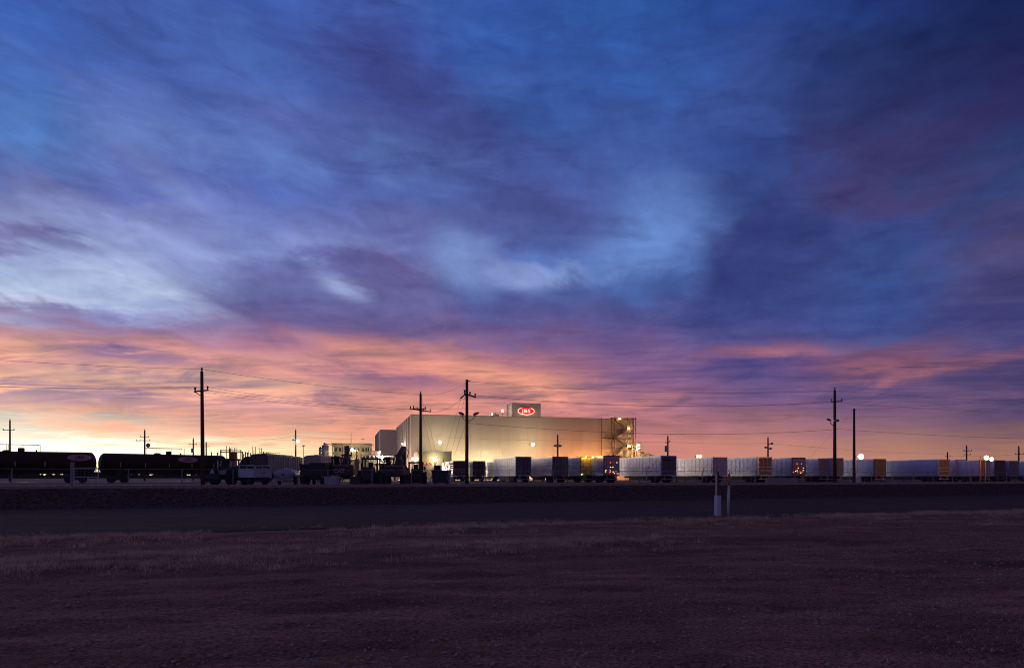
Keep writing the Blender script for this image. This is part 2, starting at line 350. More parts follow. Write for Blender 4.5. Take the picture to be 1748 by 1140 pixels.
GLASS = mat('cab_glass', (0.75, 0.8, 0.8), 0.02, var=.02); GLASS.node_tree.nodes['Principled BSDF'].inputs['Transmission Weight'].default_value = 1.0; GLASS.node_tree.nodes['Principled BSDF'].inputs['IOR'].default_value = 1.12
BONE = mat('cab_post_beige', (0.62, 0.55, 0.42), 0.5)
LILAC = mat('body_white_panels', (0.62, 0.58, 0.62), 0.45, var=0.06)
BINM = mat('bin_paint', (0.06, 0.05, 0.055), 0.6, var=0.3)
CONC = mat('concrete', (0.42, 0.38, 0.34), 0.85, bump=0.3)
TARP = mat('pale_sheeting', (0.72, 0.62, 0.5), 0.6, var=0.06, scale=1.0)
ORANGE = mat('orange_cap', (0.75, 0.16, 0.03), 0.5)
BROWNP = mat('brown_post_paint', (0.11, 0.045, 0.022), 0.6)
REFL = mat('reflector_tape', (0.7, 0.66, 0.62), 0.4)
WIN = mat('window_dark', (0.035, 0.04, 0.03), 0.12, spec=0.7)
WATER = mat('water', (0.02, 0.02, 0.025), 0.03, spec=1.0)
BULBW = BULBO = None
RED = glow('sign_red', (1.0, 0.012, 0.010), 0.95)
SIGNW = glow('sign_white', (1.0, 0.90, 0.72), 1.1)
LREDD = glow('beacon_glint_red', (1.0, 0.06, 0.02), 4.0)
LAMB = glow('glint_amber', (1.0, 0.55, 0.15), 3.0)  # glow for the amber glints mirrored in the trailer doors
LWHT = glow('beacon_glint_white', (0.95, 1.0, 0.9), 2.5)
def speckle(m, scale, lo, hi):
    t = m.node_tree; p = t.nodes['Principled BSDF']; src = p.inputs['Base Color'].links[0].from_socket
    co = t.nodes.new('ShaderNodeTexCoord'); n = t.nodes.new('ShaderNodeTexNoise'); n.inputs['Scale'].default_value = scale; n.inputs['Detail'].default_value = 3; n.inputs['Roughness'].default_value = 0.8
    t.links.new(co.outputs['Object'], n.inputs['Vector'])
    r = t.nodes.new('ShaderNodeMapRange'); r.inputs[1].default_value = .34; r.inputs[2].default_value = .68; r.inputs[3].default_value = lo; r.inputs[4].default_value = hi; t.links.new(n.outputs[0], r.inputs[0])
    v = t.nodes.new('ShaderNodeVectorMath'); v.operation = 'MULTIPLY'; t.links.new(src, v.inputs[0]); t.links.new(r.outputs[0], v.inputs[1]); t.links.new(v.outputs[0], p.inputs['Base Color'])
def bands(m, lo, hi):
    t = m.node_tree; p = t.nodes['Principled BSDF']; src = p.inputs['Base Color'].links[0].from_socket
    co = t.nodes.new('ShaderNodeTexCoord'); mp = t.nodes.new('ShaderNodeMapping'); mp.inputs['Rotation'].default_value = (0, 0, -0.379); mp.inputs['Scale'].default_value = (.10, .9, 1)
    n = t.nodes.new('ShaderNodeTexNoise'); n.inputs['Scale'].default_value = 1.6; n.inputs['Detail'].default_value = 5; n.inputs['Roughness'].default_value = .7
    t.links.new(co.outputs['Object'], mp.inputs[0]); t.links.new(mp.outputs[0], n.inputs['Vector'])
    r = t.nodes.new('ShaderNodeMapRange'); r.inputs[1].default_value = .36; r.inputs[2].default_value = .64; r.inputs[3].default_value = lo; r.inputs[4].default_value = hi; t.links.new(n.outputs[0], r.inputs[0])
    v = t.nodes.new('ShaderNodeVectorMath'); v.operation = 'MULTIPLY'; t.links.new(src, v.inputs[0]); t.links.new(r.outputs[0], v.inputs[1]); t.links.new(v.outputs[0], p.inputs['Base Color'])
speckle(DIRT, 24, .3, 1.7); bands(DIRT, .68, 1.25); bands(ROADM, .75, 1.2); bands(YARD, .7, 1.2); speckle(ROADM, 10, .5, 1.5); speckle(BALL, 7, .3, 1.9)
# ------------------------------------------------------------------ track frame: u along the railway, v away from the camera
D = Vector((0.929, 0.370)); NV = Vector((-0.370, 0.929))
YG = 0.75                                    # level of the yard beyond the railway
def W(u, v, z=0.0): return (u * D.x + v * NV.x, u * D.y + v * NV.y, z)
def uv(x, y): return x * D.x + y * D.y, x * NV.x + y * NV.y
def mesh_np(name, V, Fc, smooth=False):
    me = bpy.data.meshes.new(name); V = np.asarray(V, np.float32); Fc = np.asarray(Fc, np.int32)
    me.vertices.add(len(V)); me.vertices.foreach_set('co', V.ravel())
    k = Fc.shape[1]
    me.loops.add(Fc.size); me.loops.foreach_set('vertex_index', Fc.ravel())
    me.polygons.add(len(Fc)); me.polygons.foreach_set('loop_start', np.arange(0, Fc.size, k)); me.polygons.foreach_set('loop_total', np.full(len(Fc), k))
    if smooth: me.polygons.foreach_set('use_smooth', np.ones(len(Fc), bool))
    me.update(calc_edges=True); return me
def vnoise(x, y, seed=0):
    """numpy value noise"""
    xi = np.floor(x).astype(int); yi = np.floor(y).astype(int); fx = x - xi; fy = y - yi
    fx = fx * fx * (3 - 2 * fx); fy = fy * fy * (3 - 2 * fy)
    def h(a, b):
        n = (a * 374761393 + b * 668265263 + seed * 974634777) & 0x7fffffff
        n = ((n ^ (n >> 13)) * 1274126177) & 0x7fffffff
        return ((n ^ (n >> 16)) & 0xffff) / 65535.0
    return (h(xi, yi) * (1 - fx) + h(xi + 1, yi) * fx) * (1 - fy) + (h(xi, yi + 1) * (1 - fx) + h(xi + 1, yi + 1) * fx) * fy - 0.5
def relief(u, v):
    """height of the foreground dirt: tyre ruts along the track, lumps and pebbly grain"""
    fade = np.clip((36 - np.hypot(u - 5, v - 8)) / 12, 0, 1) * np.clip((21.3 - v) / 2, 0, 1)
    ruts = sum(-0.035 * np.exp(-((v - c - 0.5 * vnoise(u / 6, u * 0 + c, 5)) / 0.28) ** 2) for c in (6.6, 8.3, 10.6, 12.2))
    berm = 0.07 * np.exp(-((v - 14.3) / 0.9) ** 2) + 0.10 * np.exp(-((v - 20.4) / 1.1) ** 2)
    return fade * (0.07 * vnoise(u / 4.1, v / 3.2, 1) + 0.022 * vnoise(u / 0.9, v / 0.7, 2) + 0.022 * vnoise(u / 0.33, v / 0.3, 3) + 0.022 * vnoise(u / 0.13, v / 0.12, 4) + ruts + berm)
def grid(name, us, vs, hf, m, kind='structure', smooth=True):
    U, V = np.meshgrid(np.asarray(us), np.asarray(vs)); H = hf(U, V)
    P = np.stack([U * D.x + V * NV.x, U * D.y + V * NV.y, H], -1).reshape(-1, 3)
    nu, nv = len(us), len(vs); i = np.arange((nv - 1) * nu).reshape(nv - 1, nu)[:, :-1].ravel()
    me = mesh_np(name, P, np.stack([i, i + 1, i + nu + 1, i + nu], 1), smooth)
    o = link(name, me, m); tag(o, kind=kind); return o
us = np.concatenate([[-6000, -2000, -600, -200, -80, -40], np.arange(-24, 34, 0.085), [40, 60, 120, 300, 900, 2500, 6000]])
vs = np.concatenate([[-3000, -500, -80, -20, -4, 0], np.arange(1.5, 22.0, 0.085), [23, 25, 30, 36, 38, 41.4, 45.5]])
grid('ground', us, vs, relief, DIRT)
# smooth gravel road between the grass and the ballast
grid('access_road', np.concatenate([[-900, -300], np.arange(-70, 150, 1.0), [300, 900]]), np.linspace(21.6, 38.6, 34),
     lambda u, v: 0.012 + 0.05 * np.clip((v - 21.6) / 1.5, 0, 1) + 0.02 * vnoise(u / 5, v / 1.5, 8) - 0.03 * np.exp(-((v - 26) / .5) ** 2) - 0.03 * np.exp(-((v - 28) / .5) ** 2), ROADM)
# the yard and the plain beyond, one sheet to the horizon
grid('yard_ground', [-9000, -2500, -800, -300, -150, -80, -40, 0, 40, 80, 150, 300, 800, 2500, 9000], [45.0, 47.5, 50, 60, 100, 200, 500, 1500, 9000],
     lambda u, v: np.where(v < 47, -0.1, YG) + 0 * u, YARD)
# railway bed
def ball_h(u, v):
    up = np.clip((v - 38.2) / 2.4, 0, 1); dn = np.clip((46.6 - v) / 2.2, 0, 1)
    return 0.03 + 0.90 * np.minimum(up, dn) + np.minimum(1, np.minimum(up, dn) * 6) * (0.09 * vnoise(u / 0.14, v / 0.14, 11) + 0.05 * vnoise(u / 0.5, v / 0.4, 12))
grid('ballast', np.concatenate([[-900, -300, -120], np.arange(-52, 92, 0.11), [140, 300, 900]]), np.concatenate([np.arange(38.2, 41.6, 0.11), [42, 43, 44, 44.4, 46.6]]), ball_h, BALL, smooth=False)
track = thing('railway_track', 'long steel railway track on dark stone ballast across the whole view', 'railway track', W(0, 42.7, 0), math.atan2(D.y, D.x))
TOP = 1.15
for s in (-.72, .72):
    rp = [(s - .07, .985), (s + .07, .985), (s + .07, 1.0), (s + .012, 1.02), (s + .012, 1.10), (s + .036, 1.115), (s + .036, TOP - .006), (s + .025, TOP), (s - .025, TOP), (s - .036, TOP - .006), (s - .036, 1.115), (s - .012, 1.10), (s - .012, 1.02), (s - .07, 1.0)]
    part('rail', MB().prism(rp, 'x', -900, 900), RAILM, track)
tm = MB().box(0, 0, .9, .22, 2.6, .16).mesh('sleeper')
for k in range(230): link('sleeper', tm, TIE, track, (-52 + k * .62, random.uniform(-.03, .03), 0))
# ------------------------------------------------------------------ dry grass and loose stones (nobody could count them)
def blades(name, spots, n, h, w, spread, label):
    u0, v0, hs = spots; k = len(u0) * n
    u = np.repeat(u0, n) + rng.normal(0, spread, k); v = np.repeat(v0, n) + rng.normal(0, spread, k)
    hh = np.repeat(hs, n) * rng.uniform(.35, 1.15, k) * h; a = rng.uniform(0, 6.283, k); lean = rng.uniform(.2, 1.7, k) * hh
    bx = np.stack([u * D.x + v * NV.x, u * D.y + v * NV.y, relief(u, v) - .01], -1)
    sd_ = np.stack([np.cos(a + 1.57), np.sin(a + 1.57), np.zeros(k)], -1) * (w * rng.uniform(.6, 1.4, k))[:, None]
    ld = np.stack([np.cos(a), np.sin(a), np.zeros(k)], -1) * lean[:, None]; up = np.stack([0 * hh, 0 * hh, hh], -1)
    V = np.stack([bx - sd_, bx + sd_, bx + up * .55 + ld * .3 + sd_ * .7, bx + up * .55 + ld * .3 - sd_ * .7, bx + up + ld, ], 1).reshape(-1, 3)
    b = np.arange(k)[:, None] * 5
    Fc = np.concatenate([b + np.array([[0, 1, 2]]), b + np.array([[0, 2, 3]]), b + np.array([[3, 2, 4]])], 0)
    tag(link(name, mesh_np(name, V, Fc), STRAW), label, 'grass', kind='stuff')
def scatter(n, ur, vr, dens):
    u = rng.uniform(*ur, n * 8); v = rng.uniform(*vr, n * 8)
    keep = rng.uniform(0, 1, n * 8) < dens(u, v); return u[keep][:n], v[keep][:n]
def strip(c, w): return lambda u, v: np.exp(-((v - c) / w) ** 2) * np.clip(.5 + 2.2 * vnoise(u / 2.4, v / .8, 21), 0, 1)
u, v = scatter(1500, (-14, 13), (12.6, 16.6), lambda u, v: strip(14.4, 1.1)(u, v) * np.clip((11 - u) / 12, 0, 1))
blades('dry_grass', (u, v, rng.uniform(.5, 1.2, len(u))), 26, .13, .0065, .10, 'strip of pale dry grass tufts along the dirt at the left')
u, v = scatter(2600, (-20, 50), (18.2, 22.4), lambda u, v: strip(20.6, 1.5)(u, v))
blades('dry_grass', (u, v, rng.uniform(.4, 1.0, len(u))), 22, .16, .008, .12, 'low dry grass fringe beside the smooth gravel road')
u, v = scatter(700, (-14, 34), (14.5, 19), lambda u, v: np.clip(.1 + 2.6 * vnoise(u / 1.8, v / .7, 31), 0, 1))
blades('dry_grass', (u, v, rng.uniform(.3, .8, len(u))), 14, .11, .007, .12, 'thin scattered grass between the two grassy strips')
u, v = scatter(420, (3, 9), (1.5, 6.5), lambda u, v: np.clip((u * .9 + .5 - v * .9) * .35 + 1.6 * vnoise(u / .8, v / .5, 41), 0, 1) * (u * D.x + v * NV.x > 2.6))
blades('dry_grass', (u, v, rng.uniform(.3, .7, len(u))), 22, .07, .003, .08, 'dark low grass at the nearest right corner of the dirt')
def stones(name, n, ur, vr, r0, r1, hf, m, label, dens):
    u, v = scatter(n, ur, vr, dens); n = len(u)
    o = np.array([(1, 0, 0), (-1, 0, 0), (0, 1, 0), (0, -1, 0), (0, 0, 1), (0, 0, -1)], float)
    fc = np.array([(0, 2, 4), (2, 1, 4), (1, 3, 4), (3, 0, 4), (2, 0, 5), (1, 2, 5), (3, 1, 5), (0, 3, 5)])
    r = r0 + (r1 - r0) * rng.uniform(0, 1, n) ** 4
    V = o[None] * r[:, None, None] * rng.uniform(.55, 1.3, (n, 6, 1)) * np.array([1, 1, .7]); V += rng.normal(0, .22, V.shape) * r[:, None, None]
    a = rng.uniform(0, 6.28, n); c, s = np.cos(a)[:, None], np.sin(a)[:, None]
    V = np.stack([V[..., 0] * c - V[..., 1] * s, V[..., 0] * s + V[..., 1] * c, V[..., 2]], -1)
    V += np.stack([u * D.x + v * NV.x, u * D.y + v * NV.y, hf(u, v) + r * .15], -1)[:, None]
    tag(link(name, mesh_np(name, V.reshape(-1, 3), (np.arange(n)[:, None, None] * 6 + fc[None]).reshape(-1, 3)), m), label, 'gravel', kind='stuff')
stones('gravel', 30000, (-14, 24), (2, 18.5), .004, .03, relief, STONE, 'loose pebbles scattered over the reddish dirt', lambda u, v: np.clip(.35 + 1.6 * vnoise(u / 2.5, v / 1.2, 51), .05, 1))
stones('gravel', 16000, (-50, 90), (38.3, 41.4), .02, .05, ball_h, BALL, 'coarse broken stones on the railway ballast slope', lambda u, v: np.ones_like(u))

# low scrub on the far plain, one ragged dark mass along the horizon
n = 2600; ang = np.linspace(R(-62), R(62), n); rad_ = 520 + 60 * vnoise(ang * 40, ang * 0, 61)
hs = 3.3 + 1.6 * vnoise(ang * 60, ang * 0 + 3, 62) + 1.5 * vnoise(ang * 320, ang * 0 + 5, 63) + 1.2 * vnoise(ang * 900, ang * 0 + 7, 64)
rows = []
for dr, f in ((-9, 0), (-6, .75), (0, 1.0), (7, .7), (10, 0)):
    rows.append(np.stack([(rad_ + dr) * np.sin(ang), (rad_ + dr) * np.cos(ang), YG - .05 + np.clip(hs, .8, 6) * f], -1))
i = np.arange(n - 1); Fc = np.concatenate([np.stack([i + k * n, i + 1 + k * n, i + 1 + (k + 1) * n, i + (k + 1) * n], 1) for k in range(4)])
SCRUB = mat('far_scrub', (0.05, 0.045, 0.03), 0.95, var=0.4, scale=.3, spec=0.05)
tag(link('far_scrub', mesh_np('far_scrub', np.concatenate(rows), Fc), SCRUB), 'low dark scrub along the far horizon', 'scrub', kind='stuff')

# ------------------------------------------------------------------ the plant: buildings share one grid turned 14 degrees
GR = R(14); GX = Vector((math.cos(GR), math.sin(GR))); GY = Vector((-math.sin(GR), math.cos(GR)))
A = Vector((-30.1, 205.0))                                  # left front corner of the tall warehouse
def BL(px, ly):
    """distance along the warehouse front seen at this column, and its depth from the camera"""
    q = (px - CX) / F
    l = (q * (A.y + GY.y * ly) - A.x - GY.x * ly) / (GX.x - q * GX.y)
    return l, A.y + l * GX.y + ly * GY.y
def BP(px, py, ly):
    l, d = BL(px, ly); p = A + GX * l + GY * ly
    return (p.x, p.y, Z(py, d))
def lamp(name, label, loc, bulb, colr, watts, r=.45, face=(0, -1, 0), kind='flood', pole=None, group=None, rad=.25, cat='lamp', down=False):
    t = thing(name, label, cat, loc, 0, group)
    f = Vector(face).normalized(); q = f.to_track_quat('-Y', 'Z')
    h = MB().lathe([(r * .3, r * 1.25), (r * .5, r * 1.2), (r * .5, r * .93), (r * .3, r * .9)], 'y', 12)
    o = part('housing', h, GALV, t); o.rotation_mode = 'QUATERNION'; o.rotation_quaternion = q
    th_ = np.linspace(.12, math.pi - .12, 9)
    b = MB().lathe([(r * math.sin(a), -r * math.cos(a)) for a in th_], 'y', 14)
    o = part('lens', b, glow('lamp_%.2f_%.2f_%d' % (r, colr[1], watts), colr, watts / (39.5 * r * r)), t, True)
    if pole:
        m = MB().tube((0, r + 1.2, -pole), (0, r + 1.2, .2), .09, .06, 8).bar((0, r + 1.2, .05), (0, r * .9, .05), .06)
        part('post', m, POLEM, t)
    elif kind == 'wall':
        part('arm', MB().bar(f * -1.25 * r, f * -face_len, .09), GALV, t)
    return t
WCOL = (1.0, 0.83, 0.47); OCOL = (1.0, 0.37, 0.09)
HW = 20.25
root = thing('warehouse', 'tall windowless cream cold store with a lit oval sign on its roof box', 'warehouse', (A.x, A.y, 0), GR)
part('body', MB().bb(.12, 71.9, .14, 59.9, 0, HW - .1), WALL2, root)
pm = MB().bb(.01, 2.99, 0, .14, YG - .2, HW).mesh('wall_panel')
for k in range(24): link('wall_panel', pm, WALL, root, (k * 3, (k % 2) * .006, 0))
sm_ = MB().bb(0, .12, .03, 7.15, YG - .2, HW).mesh('side_panel')
pl = MB().bb(-.42, .12, 0, .34, YG - .2, HW).mesh('pilaster')
for k in range(8):
    link('side_panel', sm_, WALL, root, (0, .18 + k * 7.5 + .17, 0))
    if k: link('pilaster', pl, WALL2, root, (0, k * 7.5, 0))
part('coping', MB().bb(-.15, 72.12, -.06, .3, HW + .002, HW + .22).bb(-.15, .3, .3, 60, HW + .002, HW + .22), TRIM, root)
l0, l1 = BL(874, 0)[0], BL(923, 0)[0]
part('roof_box', MB().bb(l0, l1, -.02, 7, HW + .225, 24.5), WALL, root)
part('roof_box_coping', MB().bb(l0 - .08, l1 + .08, -.08, 7.08, 24.503, 24.7), TRIM, root)
m = MB()
for k in range(1, 3): m.bb(l0 + (l1 - l0) * k / 3 - .03, l0 + (l1 - l0) * k / 3 + .03, -.035, -.0215, HW + .25, 24.48)
part('roof_box_seam', m, TRIM, root)
part('roof_unit', MB().bb(25.3, 27.3, 2, 4, HW, HW + 1.0).bb(25.6, 26.4, 2.1, 3.4, HW + 1.003, HW + 1.35), GALV, root)
part('roof_rail', MB().bar((24.2, 1.5, HW), (24.2, 1.5, HW + 1.1), .06).bar((30.5, 1.5, HW), (30.5, 1.5, HW + 1.1), .06).bar((24.2, 1.5, HW + 1.1), (30.5, 1.5, HW + 1.1), .06), GALV, root)
part('corner_trim', MB().bb(-.1, .06, -.1, .06, YG - .2, HW - .01), TRIM, root)
def dock(l, c, wts, z=5.2, ly=-6.5):
    o = part('dock_lamp', MB().bb(-.3, .3, -.2, .2, 0, .25).tube((0, .3, -z + YG - .1), (0, .3, .2), .09, .06), GALV, root, loc=(l, ly, z))
    part('lens', MB().lathe([(.1, -.02), (.28, -.1), (.34, -.3), (.28, -.5), (.1, -.6)], 'z', 12), glow('dock_%.2f_%d' % (c[1], wts), c, wts / (39.5 * .1)), o, True)
for l, c, w_ in ((14.5, WCOL, 3300), (24, WCOL, 3500), (34, WCOL, 1900), (44, OCOL, 2600), (54, OCOL, 3900), (63, OCOL, 3900)): dock(l, c, w_)
for y_ in (-5, 7, 19, 31):
    o = part('dock_lamp', MB().bb(-.3, .3, -.2, .2, 0, .25).tube((0, .3, -4.2 + YG - .1), (0, .3, .2), .09, .06), GALV, root, loc=(-8 if y_ > 0 else -4.5, y_, 4.2))
    part('lens', MB().lathe([(.1, -.02), (.28, -.1), (.34, -.3), (.28, -.5), (.1, -.6)], 'z', 12), glow('side_dock', (1, .66, .42), 900), o, True)
# illuminated sign
p = BP(898, 701.5, -.12)
sg = thing('illuminated_sign', 'glowing red oval sign with white letters JBS on the warehouse roof box', 'sign', p, GR)
SW, SH = 2.62, 1.12
ell = [(SW * math.cos(2 * math.pi * k / 48), SH * math.sin(2 * math.pi * k / 48)) for k in range(48)]
part('oval_panel', MB().prism([(a * .95, b * .93) for a, b in ell], 'y', -.12, .08), RED, sg)
ring = [(SW * math.cos(a), -.2, SH * math.sin(a)) for a in np.linspace(R(125), R(415), 46)]
part('ring', MB().path(ring, .085, 6), SIGNW, sg, True)
lt = text_mesh('JBS', 1.5, .004, 1.1)
o = link('lettering', lt, SIGNW, sg, (0, -.24, -.03)); o.rotation_euler = (R(90), 0, 0); o.scale = (1.32, 1, 1)
# floodlights on the warehouse
face_len = 5.0
lamp('floodlight', 'bright floodlight on the warehouse wall left of the tall black pole', BP(751, 755, -5.2), BULBW, WCOL, 1200, .38, kind='wall', group='floodlights on the plant', rad=.4).rotation_euler = (0, 0, GR)
lamp('floodlight', 'bright floodlight in the middle of the warehouse wall under the red sign', BP(910, 758, -5.2), BULBW, WCOL, 900, .42, kind='wall', group='floodlights on the plant', rad=.4).rotation_euler = (0, 0, GR)
face_len = 1.0
lamp('roof_lamp', 'small white lamp at the warehouse roof edge, lower of the two left of the sign', BP(840, 707, .6), BULBW, WCOL, 90, .26, kind='roof', pole=.55, group='lamps on the warehouse roof')
lamp('roof_lamp', 'white lamp on a short post beside the roof box with the red sign', BP(858, 701, 2.5), BULBW, WCOL, 160, .34, pole=2.0, group='lamps on the warehouse roof')
lamp('side_lamp', 'tiny white lamp on the striped side wall of the warehouse', (A.x + GY.x * 22 + GX.x * -.9, A.y + GY.y * 22 + GX.y * -.9, Z(758, 227)), BULBW, (1, .8, .6), 160, .17, face=(-.6, -1, 0))
# annex in front of the warehouse
la, da = BL(713, -12); lb, _ = BL(771, -12); ZA = Z(771, da)
p = A + GX * la + GY * -12
ax = thing('annex_building', 'low square olive annex standing against the left front of the warehouse', 'annex', (p.x, p.y, 0), GR)
WAx = lb - la
part('body', MB().bb(.1, WAx - .1, .12, 11.4, 0, ZA - .1), ANNEX, ax)
pm = MB().bb(.02, WAx / 4 - .02, 0, .12, YG - .2, ZA).mesh('wall_panel')
for k in range(4): link('wall_panel', pm, ANNEX, ax, (k * WAx / 4, (k % 2) * .006, 0))
pm = MB().bb(0, .1, .05, 2.8, YG - .2, ZA).mesh('side_panel')
for k in range(4): link('side_panel', pm, WALL, ax, (-.01 + .002 * k, .13 + k * 2.83, 0))
part('coping', MB().bb(-.1, WAx + .1, -.06, 11.5, ZA + .002, ZA + .18), TRIM, ax)
part('door', MB().bb(WAx * .56, WAx * .56 + 1.2, -.05, -.003, YG, YG + 2.3), DOORD, ax)
part('canopy_beam', MB().bb(-1.6, -.12, 1, 1.3, ZA - 1.9, ZA - 1.6).bb(-1.6, -.12, 6, 6.3, ZA - 1.9, ZA - 1.6), BONE, ax)
lamp('floodlight', 'dazzling lamp on the front of the olive annex', BP(743, 784, -13.6), BULBW, (1, .95, .55), 700, .5, kind='wall', group='floodlights on the plant').rotation_euler = (0, 0, GR)
for px in (705, 711): lamp('wall_lamp', ('left' if px == 705 else 'right') + ' of two small white lamps under the beam beside the annex', BP(px, 782.5, -12.4), BULBW, WCOL, 110, .34, group='lamps beside the annex')
for i, px in enumerate((725.5, 730.5, 736)):
    q = BP(px, 790.4, -12.25); t = thing('beacon', ('first', 'second', 'third')[i] + ' from the left of three red lights in a row on the annex wall', 'beacon', q, GR, 'red lights on the annex')
    part('lens', MB().lathe([(.17, 0), (.2, -.12), (.12, -.22), (.02, -.25)], 'y', 10), LREDD, t); part('base', MB().bb(-.24, .24, 0, .12, -.24, .24), GALV, t)
q = BP(743, 792.5, -12.25); t = thing('beacon', 'small greenish white light below the annex floodlight', 'beacon', q, GR)
part('lens', MB().lathe([(.15, 0), (.18, -.12), (.02, -.22)], 'y', 10), LWHT, t); part('base', MB().bb(-.2, .2, 0, .12, -.2, .2), GALV, t)
# grey slab tower behind at the left
ls, ds = BL(649, 66); ls1, _ = BL(682, 66); ZS = Z(734, ds); p = A + GX * ls + GY * 66
sl = thing('tower_block', 'plain grey windowless block rising behind the left end of the warehouse', 'building', (p.x, p.y, 0), GR)
part('body', MB().bb(.12, ls1 - ls, .12, 36, 0, ZS - .05), WALL2, sl)
pm = MB().bb(.02, (ls1 - ls) / 3 - .02, 0, .12, 0, ZS).mesh('wall_panel')
for k in range(3): link('wall_panel', pm, WALL2, sl, (k * (ls1 - ls) / 3, (k % 2) * .015, 0))
pm = MB().bb(0, .12, .03, 8.6, 0, ZS).mesh('side_panel'); pl = MB().bb(-.3, .1, 0, .3, 0, ZS).mesh('pilaster')
for k in range(4):
    link('side_panel', pm, WALL, sl, (-.002, .14 + k * 9, 0)); link('pilaster', pl, WALL2, sl, (-.004, k * 9 + 8.75, 0))
part('coping', MB().bb(-.1, ls1 - ls + .1, -.08, 36, ZS + .002, ZS + .2), TRIM, sl)
# stair tower at the right end of the front
st = thing('stair_tower', 'steel zigzag fire stair tower bolted to the right end of the warehouse', 'stair tower', (A.x, A.y, 0), GR)
def SX(px): return BL(px, -2)[0]
def SZ(py): return Z(py, BL(1060, -2)[1])
x0, x1, xm = SX(1030), SX(1082), SX(1041)
for x in (x0, xm, SX(1046), SX(1068), SX(1076), x1):
    for y in ((-.35,) if x in (x0,) else (-3.4,)):
        part('column', MB().bb(x - .11, x + .11, y - .11, y + .11, YG - .1, SZ(713)), STEELY, st)
part('roof_canopy', MB().bb(xm - .3, x1 + .2, -3.7, -.1, SZ(715.5), SZ(714)), STEELY, st)
part('roof_mast', MB().tube((xm, -.4, SZ(713)), (xm, -.4, SZ(705)), .05).tube((SX(1046), -.4, SZ(713)), (SX(1046), -.4, SZ(710)), .05), STEELY, st)
tops = [(1049, 716.5), (1070, 733), (1049, 747.5), (1070, 762.5), (1049, 778), (1070, 793.5), (1049, 809)]
for i in range(6):
    (pa, ya), (pb, yb) = tops[i], tops[i + 1]; y = -1.0 if i % 2 else -2.5
    a, b = Vector((SX(pa), y, SZ(ya))), Vector((SX(pb), y, SZ(yb)))
    fl = part('stair_flight', MB().bar(a + Vector((0, -.6, 0)), b + Vector((0, -.6, 0)), .06, .36).bar(a + Vector((0, .6, 0)), b + Vector((0, .6, 0)), .06, .36), STAIR, st)
    m = MB()
    for k in range(1, 15):
        c = a.lerp(b, k / 15); m.box(c.x, c.y, c.z + .03, .26, 1.12, .05)
    tag(part('tread', m, STAIR, fl), kind='stuff')
    m = MB()
    for s in (-.6, .6):
        for h in (.6, 1.05): m.bar(a + Vector((0, s, h)), b + Vector((0, s, h)), .04)
        for k in range(5):
            c = a.lerp(b, k / 4); m.bar(c + Vector((0, s, .1)), c + Vector((0, s, 1.05)), .05)
    part('handrail', m, STEELY, fl)
for py, pa, pb in ((733, 1066, 1082), (747.5, 1031, 1051), (762.5, 1066, 1093), (778, 1038, 1051), (793.5, 1066, 1082)):
    a, b, z = SX(pa), SX(pb), SZ(py)
    g = MB().bb(a, b, -3.3, -3.2, z - .2, z).bb(a, b, -.3, -.2, z - .2, z)
    for k in range(int((b - a) / .24)): g.bb(a + k * .24, a + k * .24 + .05, -3.198, -.302, z - .08, z - .002)
    ld_ = part('landing', g, STAIR, st); tag(ld_, kind='stuff')
    m = MB()
    for h in (.55, 1.1): m.bar((a, -3.3, z + h), (b, -3.3, z + h), .06)
    for k in range(4): m.bar((a + (b - a) * k / 3, -3.3, z), (a + (b - a) * k / 3, -3.3, z + 1.1), .06)
    part('handrail', m, STEELY, ld_)
for pa, ya, pb, yb in ((1046, 733, 1041, 716), (1068, 716, 1082, 730), (1082, 747, 1068, 762), (1046, 748, 1076, 778), (1041, 762, 1046, 748), (1076, 733, 1068, 748), (1041, 778, 1068, 764), (1082, 764, 1068, 778), (1082, 792, 1068, 778), (1030, 747, 1041, 738), (1030, 748, 1041, 760)):
    part('brace', MB().bar((SX(pa), -3.4, SZ(ya)), (SX(pb), -3.4, SZ(yb)), .1), STEELY, st)
for py in (731, 747.5, 762.5, 778): part('tie_beam', MB().bb(xm + .15, x1 - .15, -.42, -.28, SZ(py) - .4, SZ(py) - .2), STEELY, st)
for px, py, n, e in ((1058, 714.5, 'top', 130), (1074, 731, 'upper', 170), (1074, 761, 'lower', 220)):
    lamp('stair_lamp', {'top': 'orange lamp at the very top of the fire stair tower', 'upper': 'bright lamp on the upper right landing of the fire stair', 'lower': 'bright lamp on the lower right landing beside the lit cabin'}[n], BP(px, py, -3.9), BULBW if n != 'top' else BULBO, (1, .55, .17), e, .26, group='lamps on the stair tower')
# lit cabin on a platform, pale sheeted shed roof
ca0, ca1 = SX(1083.5), SX(1092)
p = A + GX * ca0 + GY * -2.6
cb = thing('lookout_cabin', 'small bright white lit cabin on a raised platform right of the stair tower', 'cabin', (p.x, p.y, 0), GR)
wd = ca1 - ca0; zc = SZ(766)
part('wall', MB().bb(0, wd, 0, 2.0, zc, SZ(757)), WHITE, cb)
part('lit_window', MB().bb(.14, wd - .14, -.05, -.004, zc + .2, SZ(757) - .15), glow('cabin_glow', (1.0, .93, .68), 1.5), cb)
part('window_bar', MB().bb(wd * .36, wd * .36 + .05, -.08, -.054, zc + .2, SZ(757) - .15).bb(wd * .68, wd * .68 + .05, -.08, -.054, zc + .2, SZ(757) - .15), BONE, cb)
part('roof', MB().bb(-.1, wd + .25, -.2, 2.2, SZ(757) + .002, SZ(756)), STEELY, cb)
part('platform', MB().bb(-1.2, wd + .4, -.5, 2.2, zc - .25, zc - .003), STEELY, cb)
